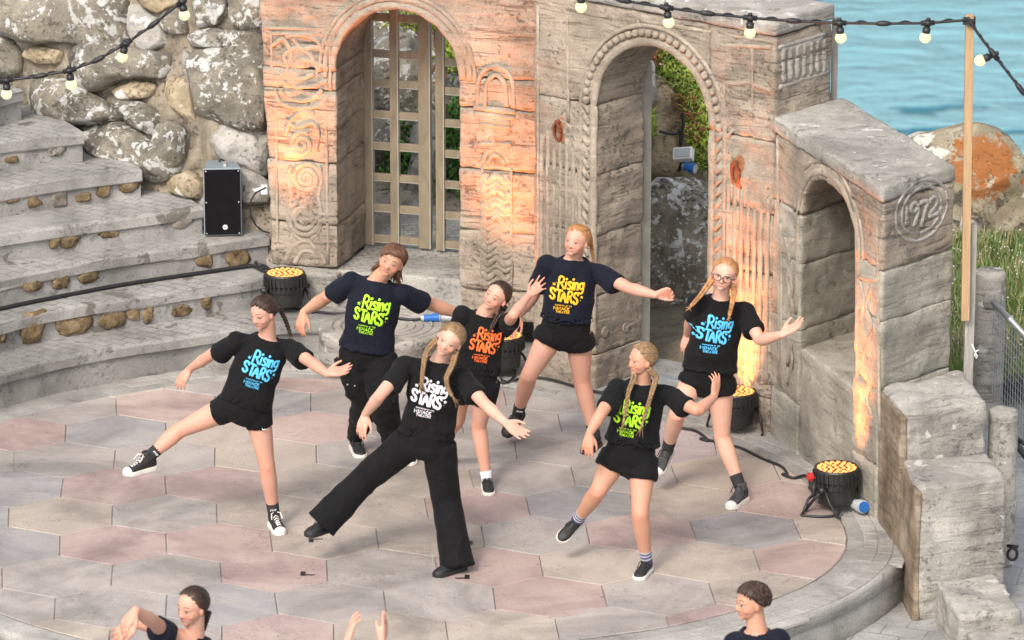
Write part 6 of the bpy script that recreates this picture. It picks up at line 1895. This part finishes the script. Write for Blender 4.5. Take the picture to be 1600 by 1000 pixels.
    # ---------------- glasses
    if d.get('glasses'):
        mb = MB(); g0 = lambda x, y, z: HPt(x, y, z)
        for s in (-1, 1):
            aa = np.linspace(0, 2 * math.pi, 25)
            mb.tube([g0(s * .150 + .118 * np.sign(math.cos(q)) * abs(math.cos(q)) ** .8, .455 - .11 * abs(s * .150 + .118 * math.cos(q)), .455 + .095 * np.sign(math.sin(q)) * abs(math.sin(q)) ** .8) for q in aa], .0024, 7)
            mb.tube([g0(s * .27, .42, .49), g0(s * .36, .22, .48), g0(s * .365, .0, .47)], .0022, 6)
        mb.tube([g0(-.036, .45, .47), g0(0, .475, .48), g0(.036, .45, .47)], .0024, 6)
        K(obj('glasses', mb, MT['frame'], smooth=True))
    return root

grp = 'young dancers on the stage'
DANCERS = [
 dict(k=.965, sole=(437, 835), dy=.05, pelvis=(383, 632), neck=(418, 526), sh={'L': (368, 531), 'R': (454, 543)}, cyaw=8, pyaw=5, proll=-12, head=(411, 489), hrot=(-42, 8, -2), hd=-.05, skin='pink', hair='dark', gather=(0, -1, .1), hth=.026,
      label='girl in black tee with sky blue print, tight shorts and black and white high tops', shirt='black', print='blue', hem=.02, tw=1.02, low=('shorts', .28), tick=True, shoe='converse', sock=('sockb', .045), sockmark=True, seed=1, gaze=.02, eye=.6,
      armL=dict(el=(326, 557), es=1, wr=(297, 576), ws=1, tip=(284, 594), palm=(.2, .5, -.6), thumb=-1, curl=(.25, .3, .35, .4)),
      armR=dict(el=(487, 567), es=-1, wr=(511, 584), ws=-1, tip=(537, 579), palm=(.1, -.5, .8), thumb=-1, curl=(.12, .15, .2, .25)),
      legL=dict(kn=(279, 673), ks=1, an=(230, 716), **{'as': 0}, toe=(176, 741), flat=True), legR=dict(ground=True, kn=(417, 728), ks=-1, an=(428, 805), **{'as': 1}, toe=(446, 838)),
      braids=[dict(root=(.14, -.42, .45), pts=[(437, 482, .10), (446, 500, .10), (453, 520, .09)], r=.015, turns=4, tail=.03)]),
 dict(k=1.03, sole=(566, 712), dy=-.05, pelvis=(571, 556), neck=(590, 436), sh={'L': (548, 438), 'R': (628, 457)}, cyaw=-4, proll=-4, head=(612, 408), hrot=(-12, 0, 24), hd=-.06, skin='tan', hair='brown', hairstyle='shaggy', hth=.04, fat=1.14, face=1.12, sw=1.05,
      label='child with a brown mullet in navy tee with lime print and black cargo trousers', shirt='navy', print='green', hem=.10, tw=1.04, td=1.1, low=('jogger', 1), shoe='runner', seed=2, smile=.035, eye=.6, sleeve=.66,
      armL=dict(el=(508, 466), es=1, wr=(474, 488), ws=-1, tip=(468, 515), palm=(.5, .6, -.2), thumb=1, curl=(.3, .35, .4, .45)),
      armR=dict(el=(676, 476), es=1, wr=(722, 492), ws=1, tip=(745, 500), palm=(0, -.4, -.8), thumb=1),
      legL=dict(ground=True, fat=1.0, kn=(570, 625), ks=0, an=(556, 684), **{'as': 1}, toe=(567, 712)), legR=dict(ground=True, fat=1.0, kn=(600, 632), ks=-1, an=(617, 698), **{'as': 1}, toe=(648, 720))),
 dict(k=.92, sole=(763, 772), dy=.10, pelvis=(741, 590), neck=(757, 490), sh={'L': (722, 492), 'R': (790, 510)}, cyaw=10, proll=-8, head=(776, 463), hrot=(-32, 2, 30), hd=-.05, skin='pink', hair='dark', gather=(0, -1, -.1), hth=.022,
      label='girl in black tee with orange print raising an open hand, behind the wide trousered dancer', shirt='black', print='orange', hem=.11, tw=1.0, low=('shorts', .42), shoe='runner', sock=('sockw', .04), seed=3, px=.015, eye=.75,
      armL=dict(el=(700, 545), es=1, wr=(692, 590), ws=1, tip=(690, 615), palm=(0, .5, 0), thumb=1),
      armR=dict(el=(802, 492), es=-1, wr=(826, 462), ws=1, tip=(848, 441), palm=(-.3, -.9, -.1), thumb=-1, curl=(.05, .08, .35, .45), spread=2.2, th=.8),
      legL=dict(kn=(715, 655), ks=1, an=(690, 690), **{'as': 1}, toe=(672, 700)), legR=dict(ground=True, kn=(748, 668), ks=-1, an=(760, 745), **{'as': 1}, toe=(768, 777)),
      braids=[dict(root=(.27, -.25, .3), pts=[(786, 483, -.02), (776, 497, -.08), (768, 512, -.12)], r=.02, turns=4, tail=.04)]),
 dict(k=1.0, sole=(715, 890), dy=.10, pelvis=(664, 690), neck=(687, 563), sh={'L': (632, 573), 'R': (722, 589)}, cyaw=3, proll=-10, head=(703, 531), hrot=(-14, 6, 29), hd=-.07, skin='fair', hair='dkblonde', gather=(0, -1, .05), hth=.024,
      label='girl with two blonde plaits in white printed black tee and wide black trousers', shirt='black', print='white', hem=.09, tw=1.0, low=('wide', 1), shoe='black', seed=4, px=-.03, smile=.02, eye=.7,
      armL=dict(el=(595, 616), es=-1, wr=(571, 647), ws=1, tip=(563, 677), palm=(.5, .7, 0), thumb=1, curl=(.2, .25, .3, .35)),
      armR=dict(el=(757, 631), es=-1, wr=(789, 660), ws=-1, tip=(815, 678), palm=(-.2, -.6, .7), thumb=-1, curl=(.1, .12, .18, .25)),
      legL=dict(kn=(572, 746), ks=1, an=(512, 809), **{'as': 0}, toe=(479, 832), flat=True), legR=dict(ground=True, kn=(697, 780), ks=-1, an=(713, 872), **{'as': 1}, toe=(694, 890)),
      braids=[dict(root=(-.31, .02, .34), pts=[(668, 546, -.10), (663, 562, -.13), (660, 585, -.15), (659, 600, -.15)], r=.018, turns=7, tail=.05), dict(root=(.30, .0, .30), pts=[(707, 570, -.12), (697, 590, -.15), (699, 605, -.15), (706, 618, -.15)], r=.018, turns=7, tail=.05)]),
 dict(k=1.0, sole=(920, 702), dy=.02, pelvis=(884, 516), neck=(896, 403), sh={'L': (856, 413), 'R': (934, 425)}, cyaw=4, proll=-6, head=(901, 376), hrot=(-28, -4, 10), hd=-.05, skin='pink', hair='ginger', gather=(0.1, -1, .0), hth=.022, fat=1.05, face=1.06, sw=1.02,
      label='girl in navy tee with amber print and loose black shorts, fist stretched to the right', shirt='navy', print='amber', hem=.15, tw=1.02, td=1.06, low=('loose', .25), shoe='black', sock=('sockb', .075), sockmark=True, seed=5, px=-.03, ps=.62, eye=.8,
      armL=dict(el=(834, 462), es=1, wr=(811, 492), ws=1, tip=(803, 508), palm=(.3, .5, 0), thumb=1),
      armR=dict(el=(982, 450), es=-1, wr=(1024, 461), ws=-1, tip=(1048, 456), palm=(-.1, -.8, -.2), thumb=1, curl=(.75, .8, .8, .85), th=.4),
      legL=dict(kn=(826, 588), ks=0, an=(810, 643), **{'as': 1}, toe=(789, 676), flat=False, ts=-1), legR=dict(ground=True, kn=(909, 596), ks=-1, an=(929, 680), **{'as': 1}, toe=(911, 705)),
      braids=[dict(root=(.25, -.35, .48), pts=[(922, 372, .06), (924, 384, .05), (927, 402, .04)], r=.018, turns=4, tail=.02)]),
 dict(k=1.0, sole=(1152, 790), dy=.15, pelvis=(1106, 586), neck=(1126, 465), sh={'L': (1092, 470), 'R': (1162, 485)}, cyaw=24, pyaw=14, proll=-8, head=(1132, 429), hrot=(-12, -3, 12), hd=-.05, skin='fair', hair='ginger', gather=(0, -1, -.05), hth=.022,
      label='girl in glasses with red blonde plaits, blue printed black tee and grey high tops', shirt='black', print='blue', hem=.08, tw=1.02, td=1.06, low=('skirt', .20), shoe='grey', sock=('sockb', .05), seed=6, px=-.05, glasses=True, eye=.85,
      armL=dict(el=(1080, 500), es=1, wr=(1074, 522), ws=1, tip=(1072, 537), palm=(.3, .5, 0), thumb=1),
      armR=dict(el=(1188, 532), es=-1, wr=(1222, 523), ws=-1, tip=(1248, 507), palm=(-.1, -.3, .9), thumb=-1, curl=(.1, .12, .15, .25)),
      legL=dict(kn=(1058, 648), ks=0, an=(1043, 702), **{'as': 1}, toe=(1025, 736), flat=False, ts=-1), legR=dict(ground=True, kn=(1128, 683), ks=-1, an=(1158, 765), **{'as': 1}, toe=(1129, 795)),
      braids=[dict(root=(-.31, .0, .28), pts=[(1106, 446, -.07), (1095, 461, -.15), (1080, 478, -.19)], r=.02, turns=5, tail=.03), dict(root=(.31, .0, .28), pts=[(1147, 456, -.06), (1144, 474, -.12), (1140, 492, -.13)], r=.02, turns=5, tail=.03)]),
 dict(k=.94, sole=(1006, 902), dy=.12, pelvis=(985, 708), neck=(1003, 597), sh={'L': (964, 607), 'R': (1046, 618)}, cyaw=6, proll=-8, head=(1003, 562), hrot=(-60, -2, 4), hd=-.03, skin='tan', hair='dkblonde', gather=(0, -1, .0), hth=.022, fat=1.05, face=1.06, sw=1.05,
      label='girl looking left with long fair plaits, lime printed black tee, skort and striped socks', shirt='black', print='green', hem=.16, tw=1.06, td=1.06, low=('skirt', .38), shoe='runner', sock=('stripe', .07), seed=7, px=-.045, ps=.62, eye=.75,
      armL=dict(el=(938, 648), es=-1, wr=(921, 677), ws=0, tip=(917, 705), palm=(.3, .8, 0), thumb=1, curl=(.2, .25, .3, .3), spread=1.5),
      armR=dict(el=(1090, 642), es=-1, wr=(1116, 620), ws=1, tip=(1120, 592), palm=(-.5, .6, .2), thumb=-1, curl=(.2, .3, .35, .4)),
      legL=dict(kn=(934, 768), ks=0, an=(903, 811), **{'as': 1}, toe=(873, 841), flat=False, ts=-1), legR=dict(ground=True, kn=(1000, 803), ks=-1, an=(1010, 875), **{'as': 1}, toe=(991, 905)),
      braids=[dict(root=(-.30, -.02, .30), pts=[(990, 592, -.10), (982, 612, -.14), (976, 650, -.16)], r=.017, turns=5, tail=.09), dict(root=(.30, -.05, .30), pts=[(1026, 588, -.06), (1018, 615, -.13), (1006, 655, -.16)], r=.019, turns=6, tail=.09)]),
]
for d in DANCERS: person(d)
# the three in front of the stage, seen only in part: the rest of each goes on below the frame
FRONT = [
 dict(k=1.0, z=LOW, sole=(300, 1320), pelvis=(292, 1125), neck=(304, 998), sh={'L': (262, 992), 'R': (336, 1022)}, cyaw=14, head=(300, 948), hrot=(-42, 4, 4), hd=-.04, skin='pink', hair='dark', gather=(0, -1, -.15), hth=.024, label='dark haired girl at bottom left crossing her wrists, cut off by the frame', shirt='navy', hem=-.16, low=('shorts', .4), shoe='black', seed=8, eye=.8,
      armL=dict(el=(240, 972), es=-1, wr=(212, 954), ws=-1, tip=(188, 986), palm=(.3, .4, -.6), thumb=1, curl=(.3, .35, .4, .45)),
      armR=dict(el=(275, 990), es=-1, wr=(212, 974), ws=-1, tip=(178, 996), palm=(.2, -.6, .5), thumb=-1, curl=(.2, .25, .3, .35)),
      legL=dict(ground=True, kn=(280, 1215), an=(280, 1300), toe=(270, 1322)), legR=dict(ground=True, kn=(310, 1215), an=(312, 1302), toe=(318, 1325)),
      braids=[dict(root=(.17, -.38, .30), pts=[(322, 966, .06), (318, 982, .05), (311, 990, .02)], r=.022, turns=4, tail=.02)]),
 dict(k=1.0, z=LOW, sole=(1180, 1330), pelvis=(1182, 1130), neck=(1183, 985), sh={'L': (1150, 1002), 'R': (1214, 1002)}, cyaw=-22, head=(1174, 941), hrot=(-68, -3, 0), hd=.0, skin='tan', hair='dark', hairstyle='short', hth=.028, label='boy with short dark hair facing left, head and collar at the bottom edge', shirt='navy', hem=-.16, low=('shorts', .5), shoe='runner', seed=9,
      armL=dict(el=(1140, 1080), wr=(1135, 1150), tip=(1135, 1190), palm=(1, 0, 0), thumb=-1), armR=dict(el=(1228, 1080), wr=(1232, 1150), tip=(1232, 1190), palm=(-1, 0, 0), thumb=1),
      legL=dict(ground=True, kn=(1170, 1220), an=(1168, 1310), toe=(1150, 1325)), legR=dict(ground=True, kn=(1194, 1220), an=(1196, 1312), toe=(1180, 1330)), braids=[]),
 dict(k=1.0, z=LOW, sole=(572, 1420), pelvis=(572, 1225), neck=(572, 1092), sh={'L': (534, 1102), 'R': (612, 1102)}, head=(573, 1052), hrot=(-10, 0, 0), hd=-.02, skin='fair', hair='brown', gather=(0, -1, -.1), label='dancer hidden below the bottom edge, showing only two raised hands', shirt='black', hem=-.16, low=('shorts', .4), shoe='black', seed=10,
      armL=dict(el=(526, 1062), es=-1, wr=(543, 1004), ws=0, tip=(553, 964), palm=(.9, .3, 0), thumb=1, curl=(.1, .15, .2, .3), spread=1.6, th=.8),
      armR=dict(el=(618, 1064), es=-1, wr=(597, 1006), ws=0, tip=(603, 969), palm=(-.9, .3, 0), thumb=1, curl=(.1, .12, .15, .2), th=.3),
      legL=dict(ground=True, kn=(560, 1315), an=(558, 1400), toe=(550, 1425)), legR=dict(ground=True, kn=(590, 1315), an=(592, 1402), toe=(598, 1425)), braids=[]),
]
for d in FRONT: person(d)
